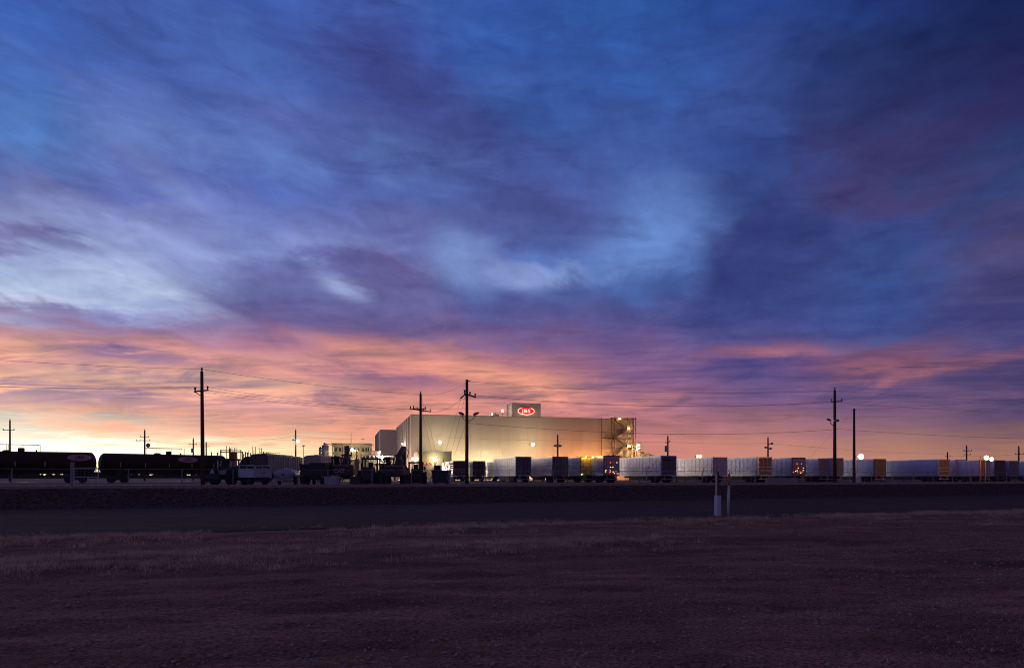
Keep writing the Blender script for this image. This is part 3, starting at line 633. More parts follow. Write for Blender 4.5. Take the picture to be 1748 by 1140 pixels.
for x, y in ((-.9, -.3), (wd + .2, -.3), (wd + .2, 1.9), (-.9, 1.9)): part('leg', MB().bar((x, y, YG - .1), (x * .8 + .1, y, zc - .25), .14), STEELY, cb)
lx0, lx1 = SX(1089), SX(1132); zr = SZ(767.5); ze = SZ(780)
p = A + GX * lx0 + GY * -1.0
sh = thing('lean_to_shed', 'pale shed roof sloping down from the lit cabin towards the trailers', 'shed', (p.x, p.y, 0), GR)
w_ = lx1 - lx0
part('roof', MB().prism([(0, zr), (w_, ze), (w_, ze - .15), (0, zr - .3)], 'y', -.3, 9), TARP, sh)
m = MB()
part('wall', MB().prism([(.1, YG - .1), (w_ - .2, YG - .1), (w_ - .2, ze - .18), (.1, zr - .33)], 'y', 0, 8.8), TARP, sh)
for k in range(1, 8):
    x = w_ * k / 8; zt = zr + (ze - zr) * k / 8; m.bb(x - .05, x + .05, -.06, -.004, YG, zt - .4)
part('wall_rib', m, BONE, sh)
# process building, silos and walkway at the left of the warehouse
YP = 172.0; s = YP / F; pz = lambda py: Z(py, YP)
pb = thing('process_building', 'three storey industrial building with dark window bands and a dazzling lamp', 'building', (X(566, YP), YP, 0), R(6))
wp = 66 * s
part('core', MB().bb(.5, wp - .4, .3, 7, 0, pz(758)), ANNEX, pb)
part('roof_slab', MB().bb(-.1, wp, -.3, 7.2, pz(757.5), pz(756)), TRIM, pb)
for a, b in ((762.5, 758), (775.5, 771.5)): part('band_panel', MB().bb(.3, wp - .3, 0, .28, pz(a), pz(b)), ANNEX, pb)
for a in (568, 586, 600, 614, 631): part('post', MB().bb((a - 566) * s - .12, (a - 566) * s + .12, -.12, .1, 0, pz(757.6)), TRIM, pb)
def window(a, b, ya, yb):
    w0, w1 = (a - 566) * s, (b - 566) * s
    f = part('window', MB().bb(w0, w1, .05, .26, pz(ya), pz(ya) + .12).bb(w0, w1, .05, .26, pz(yb) - .12, pz(yb)).bb(w0, w0 + .1, .05, .26, pz(ya) + .12, pz(yb) - .12).bb(w1 - .1, w1, .05, .26, pz(ya) + .12, pz(yb) - .12), BONE, pb)
    part('pane', MB().bb(w0 + .1, w1 - .1, .15, .2, pz(ya) + .12, pz(yb) - .12), WIN, f)
for a, b in ((570, 575.5), (577, 583), (588, 593), (594.5, 599), (602, 607), (608, 612.5), (616.5, 621), (622, 626), (626.5, 630)): window(a, b, 771, 763)
for a, b in ((573, 579), (590, 596), (617, 621), (623, 628)): window(a, b, 786, 777)
part('ladder', MB().bar(((601 - 566) * s, -.3, pz(790)), ((601 - 566) * s, -.3, pz(768)), .08).bar(((603 - 566) * s, -.3, pz(790)), ((603 - 566) * s, -.3, pz(768)), .08), BONE, pb)
part('ledge', MB().bb((594 - 566) * s, (612 - 566) * s, -1.1, -.13, pz(783.6), pz(782.6)), WHITE, pb)
part('roof_mast', MB().tube(((597 - 566) * s, 2, pz(756)), ((597 - 566) * s, 2, pz(738)), .07, .05), RUST, pb)
part('spar', MB().tube(((614 - 566) * s, 2, pz(748)), ((620 - 566) * s, 2, pz(748)), .05).tube(((617 - 566) * s, 2, pz(756)), ((617 - 566) * s, 2, pz(748)), .03), RUST, pb)
lamp('floodlight', 'dazzling starlike floodlight on the three storey process building', (X(601, YP - 3), YP - 3, Z(768, YP - 3)), BULBW, (1, .82, .45), 800, .38, kind='wall', group='floodlights on the plant', rad=.3)
lamp('floodlight', 'small low lamp under the yellow bin beside the excavator', (X(588, 150), 150, Z(784.5, 150)), BULBW, (1, .75, .45), 1600, .2, kind='wall', group='floodlights on the plant')
def silo(px, w, yt, yb, Y, label, m):
    t = thing('silo', label, 'silo', (X(px, Y), Y, YG), 0, 'silos left of the process building'); r = w / 2 * Y / F; a, b = Z(yb, Y) - YG, Z(yt, Y) - YG
    part('barrel', MB().lathe([(r, a), (r, b)], 'z', 20), m, t, True)
    part('cone_roof', MB().lathe([(r * 1.04, b + .003), (r * .2, b + r * .55), (r * .2, b + r * .7)], 'z', 20), m, t, True)
    part('hopper', MB().lathe([(r * .25, a - r * 1.1), (r * .98, a - .003)], 'z', 20), m, t, True)
    for k in range(4):
        c, s_ = math.cos(k * 1.57 + .78), math.sin(k * 1.57 + .78); part('leg', MB().bar((r * c, r * s_, -.1), (r * c, r * s_, a + .4), .12), GALV, t)
    mm = MB()
    for k in range(1, 5): mm.lathe([(r + .02, a + (b - a) * k / 5), (r + .02, a + (b - a) * k / 5 + .07)], 'z', 20)
    part('hoop', mm, GALV, t)
silo(555.3, 11.5, 760.5, 781, 160, 'grey corrugated silo with a cone roof, larger of two left of the process building', GALV)
silo(547.2, 5.5, 764, 781, 168, 'narrow silo half hidden behind the larger silo with cone roof', GALV)
cv = thing('conveyor', 'thin feed pipe from the silo top to the process building roof', 'conveyor', (X(554, 160), 160, Z(757.5, 160)))
part('pipe', MB().tube((0, 0, .1), (X(567, 169) - X(554, 160), 9, .2), .1), RUST, cv); part('cap', MB().lathe([(.25, -.2), (.25, .15), (.1, .3)], 'z', 10), RUST, cv)
YW = 158.0; s = YW / F; wz = lambda py: Z(py, YW)
wk = thing('walkway', 'raised walkway with white railings between process building and warehouse', 'walkway', (X(631, YW), YW, 0), R(4)); ww = 46 * s
part('deck', MB().bb(0, ww, 0, 2, wz(791), wz(789)), CONC, wk)
for h in (778.5, 784): part('rail', MB().bb(0, ww, -.05, .05, wz(h) - .08, wz(h) + .06), WHITE, wk)
for k in range(7): part('post', MB().bb(ww * k / 6 - .05, ww * k / 6 + .05, -.06, .04, wz(789), wz(778.3)), WHITE, wk)
for k in range(7): part('column', MB().bb(ww * k / 6 - .3, ww * k / 6 + .3, .4, 1.0, YG - .1, wz(791)), CONC, wk)
part('back_wall', MB().bb(0, ww, 1.9, 2.2, YG - .1, wz(790)), TARP, wk)
YB_ = 166.0; s = YB_ / F; bz = lambda py: Z(py, YB_)
hb = thing('pump_house', 'small pale ribbed shed above the railed walkway', 'shed', (X(632.5, YB_), YB_, 0), R(4)); wh = 15.5 * s
part('wall', MB().bb(0, wh, .1, 3, YG, bz(770.5)), TARP, hb); part('roof', MB().bb(-.15, wh + .15, -.15, 3.2, bz(770.4), bz(769.4)), RUST, hb)
m = MB()
for k in range(8): m.bb(wh * (k + .3) / 8, wh * (k + .6) / 8, .02, .096, bz(782), bz(771.2))
part('rib', m, GALV, hb)
lamp('wall_lamp', 'white lamp at the right corner of the pump house roof', (X(648.5, 165), 165, Z(772, 165)), BULBW, (1, .8, .6), 200, .2, group='lamps by the walkway')
lamp('wall_lamp', 'low white lamp at the end of the railed walkway below the grey block', (X(651.5, 157), 157, Z(780, 157)), BULBW, (1, .8, .55), 900, .3, group='lamps by the walkway')
YY = 140.0
yb_ = thing('yellow_bin', 'upright yellow hopper bin in front of the process building', 'bin', (X(609, YY), YY, YG)); s = YY / F; zt, zb = Z(783, YY) - YG, Z(803, YY) - YG; r = 4.2 * s
part('barrel', MB().lathe([(r * .96, zb), (r, zb + .3), (r, zt - .3), (r * .9, zt)], 'z', 14), YELLOW, yb_, True)
part('spout', MB().lathe([(r * .3, zt + .003), (r * .22, zt + 1.3), (r * .1, zt + 1.6)], 'z', 10), YELLOW, yb_)
for k in range(3): part('leg', MB().bar((r * .7 * math.cos(k * 2.1), r * .7 * math.sin(k * 2.1), -.1), (r * .6 * math.cos(k * 2.1), r * .6 * math.sin(k * 2.1), zb), .16), YELLOW, yb_)
# pipework and stacks of the far plant against the sunrise
PIPES = [(361, 771.5, 1.9, 1), (371.5, 772.5, 2.2, 1), (377.5, 768, 1.0, 0), (386.5, 760.5, 1.1, 0), (391.3, 761.5, 1.2, 0), (392.8, 764.5, 2.6, 0), (396, 762, 1.2, 0), (400, 763, 1.3, 0), (403, 763, 1.1, 0), (413.6, 770.5, 2.4, 1), (416, 774, 2.0, 0), (419, 771, 2.0, 1), (422.7, 772, 2.2, 1), (424.8, 768, .7, 0), (428, 773, 2, 1), (431.5, 761, .9, 0), (433.5, 768, 1, 0), (436, 762, .9, 0), (442.5, 764, .9, 0), (446.3, 764, .9, 0), (450, 771, 2.3, 1), (454.7, 772, 2, 1), (457.7, 772.5, 1.7, 1), (461.3, 773.5, 1.6, 1), (464.8, 774.3, 1.6, 1)]
words = ['thick short pipe beside the tall pole', 'squat capped pipe', 'thin rod with a side bar', 'tall thin rusty pipe, first of a dense cluster', 'tall rusty pipe in the dense cluster', 'stout pipe in the middle of the dense cluster', 'slim pipe right of the stout one in the cluster', 'slim pipe near the right of the dense cluster', 'last slim pipe of the dense cluster', 'stout capped pipe above the white service body', 'low stub pipe beside the stout capped pipe', 'short capped pipe right of the low stub', 'short capped pipe in a low cluster', 'hair thin rod among low capped pipes', 'low capped pipe before the thin pair', 'left pipe of the taller thin pair', 'middle pipe between the taller thin pair', 'right pipe of the taller thin pair', 'left pipe of the lower thin pair', 'right pipe of the lower thin pair', 'largest of five capped vents over the hopper car', 'second largest of five capped vents over the hopper car', 'middle one of five capped vents over the hopper car', 'fourth of five capped vents over the hopper car', 'smallest last of five capped vents over the hopper car']
for i, (px, yt, w, cap) in enumerate(PIPES):
    Y = 186 + (i * 7 % 11); r = max(.09, w * .5 * Y / F); h = Z(yt, Y) - YG
    t = thing('vent_stack', words[i] + ', dark against the sunrise', 'vent pipe', (X(px, Y), Y, YG - .05), 0, 'pipes of the far plant')
    part('pipe', MB().tube((0, 0, 0), (0, 0, h), r, r * .9, 10), RUST, t, True)
    if cap: part('cap', MB().lathe([(r * 1.5, h - r), (r * 1.6, h - .1), (r * .6, h + r * .5)], 'z', 10), RUST, t)
    else: part('collar', MB().lathe([(r * 1.35, h * .6), (r * 1.35, h * .6 + .25)], 'z', 10), RUST, t)
pr = thing('pipe_rack', 'rusty rack of cross pipes tying the dense pipe cluster together', 'pipe rack', (X(376, 190), 190, YG)); s = 190 / F
for y_ in (768.5, 771.5): part('cross_pipe', MB().tube((0, 0, Z(y_, 190) - YG), (36 * s, 0, Z(y_ + .4, 190) - YG), .12), RUST, pr)
for a in (0, 17, 35): part('post', MB().tube((a * s, 0, -.05), (a * s, 0, Z(767.5, 190) - YG), .12), RUST, pr)
part('vessel', MB().lathe([(.2, 0), (1.0, .15), (1.0, Z(772, 190) - YG), (.3, Z(770.5, 190) - YG)], 'z', 14, (19 * s, 1.5, 0)), RUST, pr, True)

lamp('wall_lamp', 'added lamp in front of the lit cabin platform, brightening the pale shed', BP(1088, 767.5, -5.5), None, (1, .70, .34), 1500, .15, kind='bare', group='lamps on the stair tower')  # added lamp, no such fixture seen; it brightens the shed
part('added_lamp_hanger', MB().bar((0, .15, .1), (0, 2.6, .5), .07), STEELY, bpy.context.scene.objects[list(o.name for o in col.objects if o.name.startswith('wall_lamp'))[-1]])
# ------------------------------------------------------------------ semi-trailers: all backed in the same way, nose to the plant
TL, TW_, TH = 16.1, 2.6, 4.1
def wheel(parent, x, y, r, w, key, dual=False):
    o = part('wheel', lambda: MB().lathe([(r * .62, -w / 2), (r * .93, -w / 2), (r, -w / 2 + .05), (r, w / 2 - .05), (r * .93, w / 2), (r * .62, w / 2)], 'x', 16), RUBBER, parent, True, key=key, loc=(x, y, r))
    part('rim', lambda: MB().lathe([(r * .6, -w * .42), (r * .25, -w * .3), (r * .25, w * .3), (r * .6, w * .42)], 'x', 14), GALV, o, key=key + 'rim')
    return o
def trailer(px0, px1, top, label, side, door, style, dY=0.0, h=TH, rz=GR):
    Y = (YG + h - EYE) * F / (HY - top) + dY
    t = thing('semi_trailer', label, 'trailer', (X((px0 + px1) / 2, Y), Y, YG), rz, 'semi-trailers parked in a row behind the fence')
    k = 'tr%.2f' % h; z0 = 1.15; w2 = TW_ / 2
    part('body', lambda: MB().bb(-w2 + .02, w2 - .02, .12, TL, z0, h - .06), side, t, key=k + 'b')
    def ribs():
        m = MB()
        for i in range(13):
            y = .35 + i * 1.23
            for s in (-1, 1): m.bb(s * (w2 - .018), s * (w2 + .004), y, y + .06, z0 + .22, h - .24)
        return m
    tag(part('side_post', ribs, side, t, key=k + 'r'), kind='stuff')
    part('top_rail', lambda: MB().bb(-w2 - .015, -w2 + .1, .1, TL, h - .2, h + .0).bb(w2 - .1, w2 + .015, .1, TL, h - .2, h), SILVER, t, key=k + 't')
    part('bottom_rail', lambda: MB().bb(-w2 - .015, -w2 + .1, .1, TL, z0 - .12, z0 + .14).bb(w2 - .1, w2 + .015, .1, TL, z0 - .12, z0 + .14), SILVER, t, key=k + 'u')
    fr = DOORD if style in ('dark', 'maroon', 'brown') else DOORB if style in ('gold', 'steel') else side
    part('rear_frame', lambda: MB().bb(-w2, -w2 + .1, -.02, .14, z0 - .1, h).bb(w2 - .1, w2, -.02, .14, z0 - .1, h).bb(-w2 + .1, w2 - .1, -.02, .14, h - .16, h).bb(-w2 + .1, w2 - .1, -.02, .14, z0 - .1, z0 + .06), fr, t, key=k + 'f')
    for s in (-1, 1):
        d = part('door', lambda: MB().bb(-.58, .58, -.04, .1, z0 + .08, h - .18), door, t, key=k + 'd', loc=(s * .595, 0, 0))
        part('lock_rod', lambda: MB().tube((-.22, -.075, z0 + .02), (-.22, -.075, h - .12), .022, n=6).tube((.25, -.075, z0 + .02), (.25, -.075, h - .12), .022, n=6).bb(-.3, .34, -.1, -.045, z0 + .62, z0 + .68), GALV if style != 'plain' else fr, d, key=k + 'l')
        part('hinge', lambda: MB().bb(.42, .6, -.07, -.042, z0 + .3, z0 + .42).bb(.42, .6, -.07, -.042, z0 + 1.2, z0 + 1.32).bb(.42, .6, -.07, -.042, z0 + 2.1, z0 + 2.22), fr, d, key=k + 'h%d' % s).scale = (s, 1, 1)
        if style == 'vents':
            part('vent_hatch', lambda: MB().bb(-.38, .38, -.07, -.043, z0 + 1.85, z0 + 2.4), DOORD, d, key=k + 'v')
            if s < 0: part('vent_hatch', lambda: MB().bb(-.42, .42, -.07, -.043, z0 + .85, z0 + 1.5), DOORD, d, key=k + 'v2')
        if style in ('lines', 'gold'):
            part('door_band', lambda: MB().bb(-.55, .55, -.062, -.043, z0 + 1.3, z0 + 1.38).bb(-.55, .55, -.062, -.043, z0 + .75, z0 + .82), REFL if style == 'lines' else DOORB, d, key=k + 'bd' + style)
        if style == 'steel':
            for j in range(7):
                a = random.Random(int(px0) * 31 + j * 7 + s); c = a.choice((LREDD, LAMB, LAMB, LWHT))
                part('glint_bead', lambda: MB().lathe([(.055, -.05), (.07, -.09), (.01, -.11)], 'y', 8), c, d, key='mk', loc=(a.uniform(-.5, .5), 0, z0 + (.15 + .35 * j if j % 2 else .12 + a.uniform(0, .7))))  # glowing beads standing in for lights mirrored in the steel
        if style == 'gold':
            for j in range(2): part('glint_bead', lambda: MB().lathe([(.055, -.05), (.07, -.09), (.01, -.11)], 'y', 8), LREDD if s > 0 else LWHT, d, key='mk', loc=(s * .5, 0, z0 + (.7 + .5 * j if s > 0 else .12)))  # glowing beads again, for glints mirrored in the gold doors
        if style == 'gold':
            e = part('added_door_lamp', lambda: MB().lathe([(.03, .02), (.08, -.02), (.09, -.08), (.06, -.13), (.01, -.15)], 'z', 10), glow('added_door_glow', (1, .62, .12), 110), d, True, key='dl', loc=(0, -.55, h - .05))  # added lamp over each door to brighten the gold, not a seen fixture
            part('bracket', lambda: MB().bar((0, -.55, h - .01), (0, 0, h - .01), .05), UNDER, d, key='dlb')
        for y in (2.0, 3.3): wheel(t, s * .95, y, .5, .55, 'trw')
        part('mud_flap', lambda: MB().bb(-.3, .3, 1.0, 1.02, .3, 1.0), RUBBER, t, key='flap', loc=(s * .95, 0, 0))
        part('tail_light', lambda: MB().lathe([(.06, -.03), (.05, -.06), (.01, -.07)], 'y', 8), ORANGE, t, key='tail', loc=(s * 1.05, -.02, z0 - .02))
        part('landing_leg', lambda: MB().bar((0, 0, .02), (0, 0, 1.05), .14).bb(-.17, .17, -.17, .17, 0, .02), UNDER, t, key='leg', loc=(s * .85, 12.6, 0))
    part('under_frame', lambda: MB().bb(-.6, -.4, .6, 15.4, z0 - .45, z0 - .125).bb(.4, .6, .6, 15.4, z0 - .45, z0 - .125).bb(-1.1, 1.1, 1.6, 1.75, .5, .7).bb(-1.1, 1.1, 2.9, 3.05, .5, .7).bb(-1.2, 1.2, 1.4, 3.9, z0 - .32, z0 - .2), UNDER, t, key='uf')
    for s in (-1, 1): part('side_skirt', lambda: MB().bb(-.02, .02, 4.4, 11.9, .32, z0 - .13), UNDER, t, key='skirt', loc=(s * 1.2, 0, 0))
    part('bumper_guard', lambda: MB().bb(-1.15, 1.15, -.02, .08, .48, .58).bb(-.75, -.65, -.02, .08, .58, z0 - .1).bb(.65, .75, -.02, .08, .58, z0 - .1), GALV, t, key='bg')
    return t
TR = [
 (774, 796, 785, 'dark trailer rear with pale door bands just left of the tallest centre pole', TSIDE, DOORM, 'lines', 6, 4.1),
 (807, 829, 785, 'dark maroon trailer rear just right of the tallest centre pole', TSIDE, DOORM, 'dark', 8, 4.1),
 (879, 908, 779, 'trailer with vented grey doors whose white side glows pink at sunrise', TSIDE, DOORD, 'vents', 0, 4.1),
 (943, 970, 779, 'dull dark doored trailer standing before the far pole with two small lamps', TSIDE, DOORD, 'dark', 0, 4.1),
 (990, 1018, 779, 'trailer with two bright doors mirroring gold light parted by a dark centre post', TSIDE, GOLD, 'gold', 0, 4.1),
 (1030, 1058, 777.5, 'mirror doored trailer sprinkled with tiny mirrored lights below the stair tower', TSIDE, STAINL, 'steel', 0, 4.1),
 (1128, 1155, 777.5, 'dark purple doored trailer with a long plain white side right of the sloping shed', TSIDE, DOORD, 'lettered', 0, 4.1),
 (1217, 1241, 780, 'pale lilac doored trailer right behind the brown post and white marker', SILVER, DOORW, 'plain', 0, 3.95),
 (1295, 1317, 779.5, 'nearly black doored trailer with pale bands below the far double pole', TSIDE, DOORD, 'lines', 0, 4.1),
 (1352, 1375, 780.5, 'glittering steel doored trailer with red and amber glints left of the tall right pole', TSIDE, STAINL, 'steel', 0, 4.1),
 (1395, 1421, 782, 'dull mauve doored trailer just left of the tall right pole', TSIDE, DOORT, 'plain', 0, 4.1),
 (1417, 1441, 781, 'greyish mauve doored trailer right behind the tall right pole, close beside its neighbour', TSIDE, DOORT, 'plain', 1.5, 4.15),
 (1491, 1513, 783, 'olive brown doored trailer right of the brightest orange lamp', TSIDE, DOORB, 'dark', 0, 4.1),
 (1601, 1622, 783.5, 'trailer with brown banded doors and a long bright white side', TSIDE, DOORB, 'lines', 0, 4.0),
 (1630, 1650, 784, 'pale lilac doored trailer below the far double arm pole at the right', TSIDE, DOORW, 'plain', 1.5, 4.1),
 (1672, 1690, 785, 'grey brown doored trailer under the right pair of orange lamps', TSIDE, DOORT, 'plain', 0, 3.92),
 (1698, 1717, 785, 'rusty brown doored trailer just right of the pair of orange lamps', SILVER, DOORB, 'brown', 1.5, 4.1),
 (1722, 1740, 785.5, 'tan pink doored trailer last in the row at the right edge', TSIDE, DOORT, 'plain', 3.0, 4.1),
]
# nose of a trailer whose rear stands beyond the right edge
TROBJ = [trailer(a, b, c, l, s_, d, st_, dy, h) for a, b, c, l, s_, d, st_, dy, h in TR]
tr = TROBJ[6]
part('header_strip', MB().bb(-.95, .95, -.055, -.042, 3.34, 3.5), BLACK, tr)
part('tank_box', MB().bb(-1.2, -.5, 10.5, 11.8, .35, 1.02), WHITE, TROBJ[2])
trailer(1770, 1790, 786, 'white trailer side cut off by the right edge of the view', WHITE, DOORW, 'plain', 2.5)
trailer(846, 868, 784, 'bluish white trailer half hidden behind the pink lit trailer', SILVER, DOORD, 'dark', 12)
sf = thing('slatted_screen', 'small bright white slatted panel between the annex and the dark banded trailer', 'screen', (X(768, 128), 128, YG), GR); s = 128 / F
for k in range(8): part('slat', MB().bb(0, 6 * s, 0, .05, .25 + k * .42, .52 + k * .42), WHITE, sf)
for a in (0, 6): part('post', MB().bb(a * s - .06, a * s + .06, .055, .15, -.05, 3.7), GALV, sf)
# ------------------------------------------------------------------ railway tank cars and hopper cars
def bogie(t, x, axis_len=1.0):
    b = part('bogie', lambda: MB().bb(-1.3, 1.3, -1.05, -.85, .42, .75).bb(-1.3, 1.3, .85, 1.05, .42, .75).bb(-.35, .35, -1.0, 1.0, .6, .95), UNDER, t, key='bogie', loc=(x, 0, 0))
    for k in (-.88, .88):
        part('wheelset', lambda: MB().lathe([(.30, -.8), (.46, -.78), (.46, -.66), (.12, -.62), (.12, .62), (.46, .66), (.46, .78), (.30, .8)], 'y', 16), UNDER, b, key='wset', loc=(k, 0, .46))
def wrap(me, Rr, x0, z0):
    """bend flat x/y lettering round the barrel on the side facing -y"""
    for v in me.vertices:
        a = v.co.y / Rr + z0; r = Rr + .014 + v.co.z
        v.co = (x0 + v.co.x, -r * math.cos(a), r * math.sin(a))
    me.update(); return me
def tank_car(px, Y, th, Lc, label, emb=None):
    t = thing('tank_car', label, 'tank car', (X(px, Y), Y, YG), th, 'black tank cars on the siding')
    rr, zc = 1.62, 2.88; hl = Lc / 2
    prof = [(.05, -hl)] + [(rr * math.sin(a), -hl + .8 * (1 - math.cos(a))) for a in np.linspace(.25, math.pi / 2, 7)]
    prof += [(rr, x) for x in np.linspace(-hl + 1.6, hl - 1.6, 6)] + [(r, -x) for r, x in prof[::-1]]
    part('barrel', MB().lathe(prof, 'x', 28, (0, 0, zc)), TANKM, t, True)
    m = MB()
    for x in np.linspace(-hl + 2, hl - 2, 6): m.lathe([(rr + .012, x), (rr + .012, x + .1)], 'x', 28, (0, 0, zc))
    part('weld_band', m, TANKM, t)
    part('under_frame', MB().bb(-hl - .2, -hl + 3.4, -.5, .5, 1.0, 1.62).bb(hl - 3.4, hl + .2, -.5, .5, 1.0, 1.62).bb(-hl - .25, -hl + .1, -1.35, 1.35, 1.0, 1.3).bb(hl - .1, hl + .25, -1.35, 1.35, 1.0, 1.3), UNDER, t)
    for s in (-1, 1):
        part('saddle', MB().bb(s * (hl - 2.6) - .5, s * (hl - 2.6) + .5, -1.3, 1.3, 1.1, 2.1), UNDER, t)
        part('coupler', MB().bb(s * (hl + .25), s * (hl + .75), -.14, .14, .8, 1.08), UNDER, t)
        part('end_rail', MB().bar((s * (hl + .15), -1.3, 1.3), (s * (hl + .15), -1.3, 2.4), .05).bar((s * (hl + .15), 1.3, 1.3), (s * (hl + .15), 1.3, 2.4), .05).bar((s * (hl + .15), -1.3, 2.4), (s * (hl + .15), 1.3, 2.4), .05), UNDER, t)
        bogie(t, s * (hl - 2.6))
    part('bottom_valve', MB().lathe([(.3, .95), (.3, 1.6)], 'z', 10), UNDER, t)
    zt = zc + rr
    part('manway', MB().lathe([(.42, zt - .12), (.42, zt + .42), (.3, zt + .5)], 'z', 14, (.4, 0, 0)), TANKM, t)
    part('valve_box', MB().lathe([(.55, zt - .12), (.5, zt + .08), (.3, zt + .18)], 'z', 12, (-1.3, 0, 0)), TANKM, t)
    part('valve', MB().tube((2.2, 0, zt - .1), (2.2, 0, zt + .25), .1), TANKM, t)
    m = MB()
    for y in (-.6, .6):
        for x in (-3.0, -1.2, .6, 2.6): m.bar((x, y, zt - .15), (x, y, zt + .95), .045)
        m.bar((-3.0, y, zt + .95), (2.6, y, zt + .95), .05)
    part('top_handrail', m, RUST, t)
    part('top_platform', MB().bb(-3.0, 2.6, -.7, -.5, zt - .06, zt - .02).bb(-3.0, 2.6, .5, .7, zt - .06, zt - .02), UNDER, t)
    part('ladder', MB().bar((-.9, -1.56, 1.5), (-.9, -.65, zt), .04).bar((-.45, -1.56, 1.5), (-.45, -.65, zt), .04), UNDER, t)
    for x in np.linspace(-hl + 2.6, hl - 2.6, 5): part('reflector', MB().bb(x - .05, x + .05, -rr - .03, -rr - .001, zc - .5, zc + .15), REFL, t)
    if emb is not None:
        g = MB(); n, mr = 36, 5
        vs_ = [(emb, 0)]
        Vv = [(0, 0, 0)]; Ff = []
        for j in range(1, mr + 1):
            for k in range(n): Vv.append((1.55 * j / mr * math.cos(2 * math.pi * k / n), .56 * j / mr * math.sin(2 * math.pi * k / n), 0))
        for k in range(n): Ff.append((0, 1 + k, 1 + (k + 1) % n))
        for j in range(1, mr):
            for k in range(n): Ff.append((1 + (j - 1) * n + k, 1 + j * n + k, 1 + j * n + (k + 1) % n, 1 + (j - 1) * n + (k + 1) % n))
        g.add(Vv, Ff); me = wrap(g.mesh('oval_emblem'), rr, emb, .52); e = link('oval_emblem', me, OVAL, t, (0, 0, zc))
        me = text_mesh('JBS', .78, .02, 1.1); me = wrap(me, rr + .012, emb, .52); link('lettering', me, OVALT, e)
    return t
t1 = R(25); hl = 9.6
tank_car(874 + F * (-61.5 - hl * math.cos(t1)) / (101 - hl * math.sin(t1)), 101 - hl * math.sin(t1), t1, 19.2, 'long black tank car at the left edge with the larger pale oval emblem', 7.65)
t2 = R(43)
x2, y2 = -62.7 + hl * math.cos(t2), 103.3 + hl * math.sin(t2)
tank_car(874 + F * x2 / y2, y2, t2, 19.0, 'second black tank car behind the left utility pole with the smaller pale oval', 2.9)
t3 = R(84); tank_car(874 + F * (-46.6 + hl * math.cos(t3)) / (119.5 + hl * math.sin(t3)), 119.5 + hl * math.sin(t3), t3, 19.0, 'third black tank car seen end on behind the tractor cab')
def hopper(px, Y, th, label, m_end, m_side):
    t = thing('hopper_car', label, 'hopper car', (X(px, Y), Y, YG), th, 'covered hopper cars')
    hl_, w, zt = 8.0, 1.55, 4.72
    part('body', MB().prism([(-hl_ + .2, 3.1), (-hl_ + 2.6, 1.35), (hl_ - 2.6, 1.35), (hl_ - .2, 3.1), (hl_ - .2, 4.4), (-hl_ + .2, 4.4)], 'y', -w + .1, w - .1), m_side, t)
    part('end_wall', MB().prism([(-w, 2.2), (w, 2.2), (w, 4.2), (w * .75, 4.5), (.5, zt - .06), (-.5, zt - .06), (-w * .75, 4.5), (-w, 4.2)], 'x', -hl_ + .08, -hl_ + .196), m_end, t)
    part('roof', MB().prism([(-w, 4.4), (w, 4.4), (w, 4.45), (w * .6, 4.66), (0, zt), (-w * .6, 4.66), (-w, 4.45)], 'x', -hl_ + .2, hl_ - .2), m_end, t)
    for k in range(15):
        x = -hl_ + .5 + k * (2 * hl_ - 1.0) / 14
        zb = 1.4 if abs(x) < hl_ - 2.6 else 1.4 + (abs(x) - hl_ + 2.6) * .72
        [part('side_rib', MB().bb(x - .07, x + .07, q * (w - .098), q * (w + .02), zb, 4.398), m_side, t) for q in (-1, 1)]
    for s in (-1, 1):
        part('end_frame', MB().bar((s * (hl_ - .3), -1.3, 1.2), (s * (hl_ - .3), -1.3, 3.1), .14).bar((s * (hl_ - .3), 1.3, 1.2), (s * (hl_ - .3), 1.3, 3.1), .14).bb(s * hl_ - .3, s * hl_ + .3, -1.4, 1.4, .95, 1.25), UNDER, t); bogie(t, s * (hl_ - 1.9))
        part('outlet', MB().prism([(s * 2.6 - 1.2, 1.34), (s * 2.6 + 1.2, 1.34), (s * 2.6 + .35, .6), (s * 2.6 - .35, .6)], 'y', -1.0, 1.0), UNDER, t)
    part('hatch', MB().bb(-6, 6, -.35, .35, zt - .02, zt + .12), m_end, t)
    return t
th = R(86); cx_, cy_ = -42.0 + 8 * math.cos(th), 113 + 8 * math.sin(th)
hopper(874 + F * cx_ / cy_, cy_, th, 'ribbed covered hopper car, its side lit, between tank car and dump truck', DOORB, HOPM)
cx_, cy_ = -35.2 + 8 * math.cos(th), 120 + 8 * math.sin(th)
hopper(874 + F * cx_ / cy_, cy_, th, 'pale covered hopper car peeking over the dark dump truck', HOPM, TARP)
# ------------------------------------------------------------------ parked machines behind the fence
GRP = 'machines parked behind the fence'
def glass_cab(t, x0, x1, y0, y1, z0, z1, post, roofm):
    c = part('cab', MB().bb(x0, x1, y0, y1, z0, z0 + .45), post, t)
    for x in (x0, x1):
        for y in (y0, y1): part('cab_post', MB().bar((x, y, z0 + .45), (x, y, z1), .13), post, c)
    part('glass', MB().bb(x0 + .07, x1 - .07, y0 + .05, y0 + .08, z0 + .453, z1 - .01), GLASS, c)
    part('seat', MB().bb((x0 + x1) / 2 - .25, (x0 + x1) / 2 + .25, (y0 + y1) / 2 - .25, (y0 + y1) / 2 + .2, z0 + .453, z0 + .95).bb((x0 + x1) / 2 - .25, (x0 + x1) / 2 + .25, (y0 + y1) / 2 - .3, (y0 + y1) / 2 - .2, z0 + .953, z0 + 1.5), MACHD, c)
    part('roof', MB().box((x0 + x1) / 2, (y0 + y1) / 2, z1 + .09, (x1 - x0) + .3, (y1 - y0) + .3, .18, taper=.93), roofm, t)
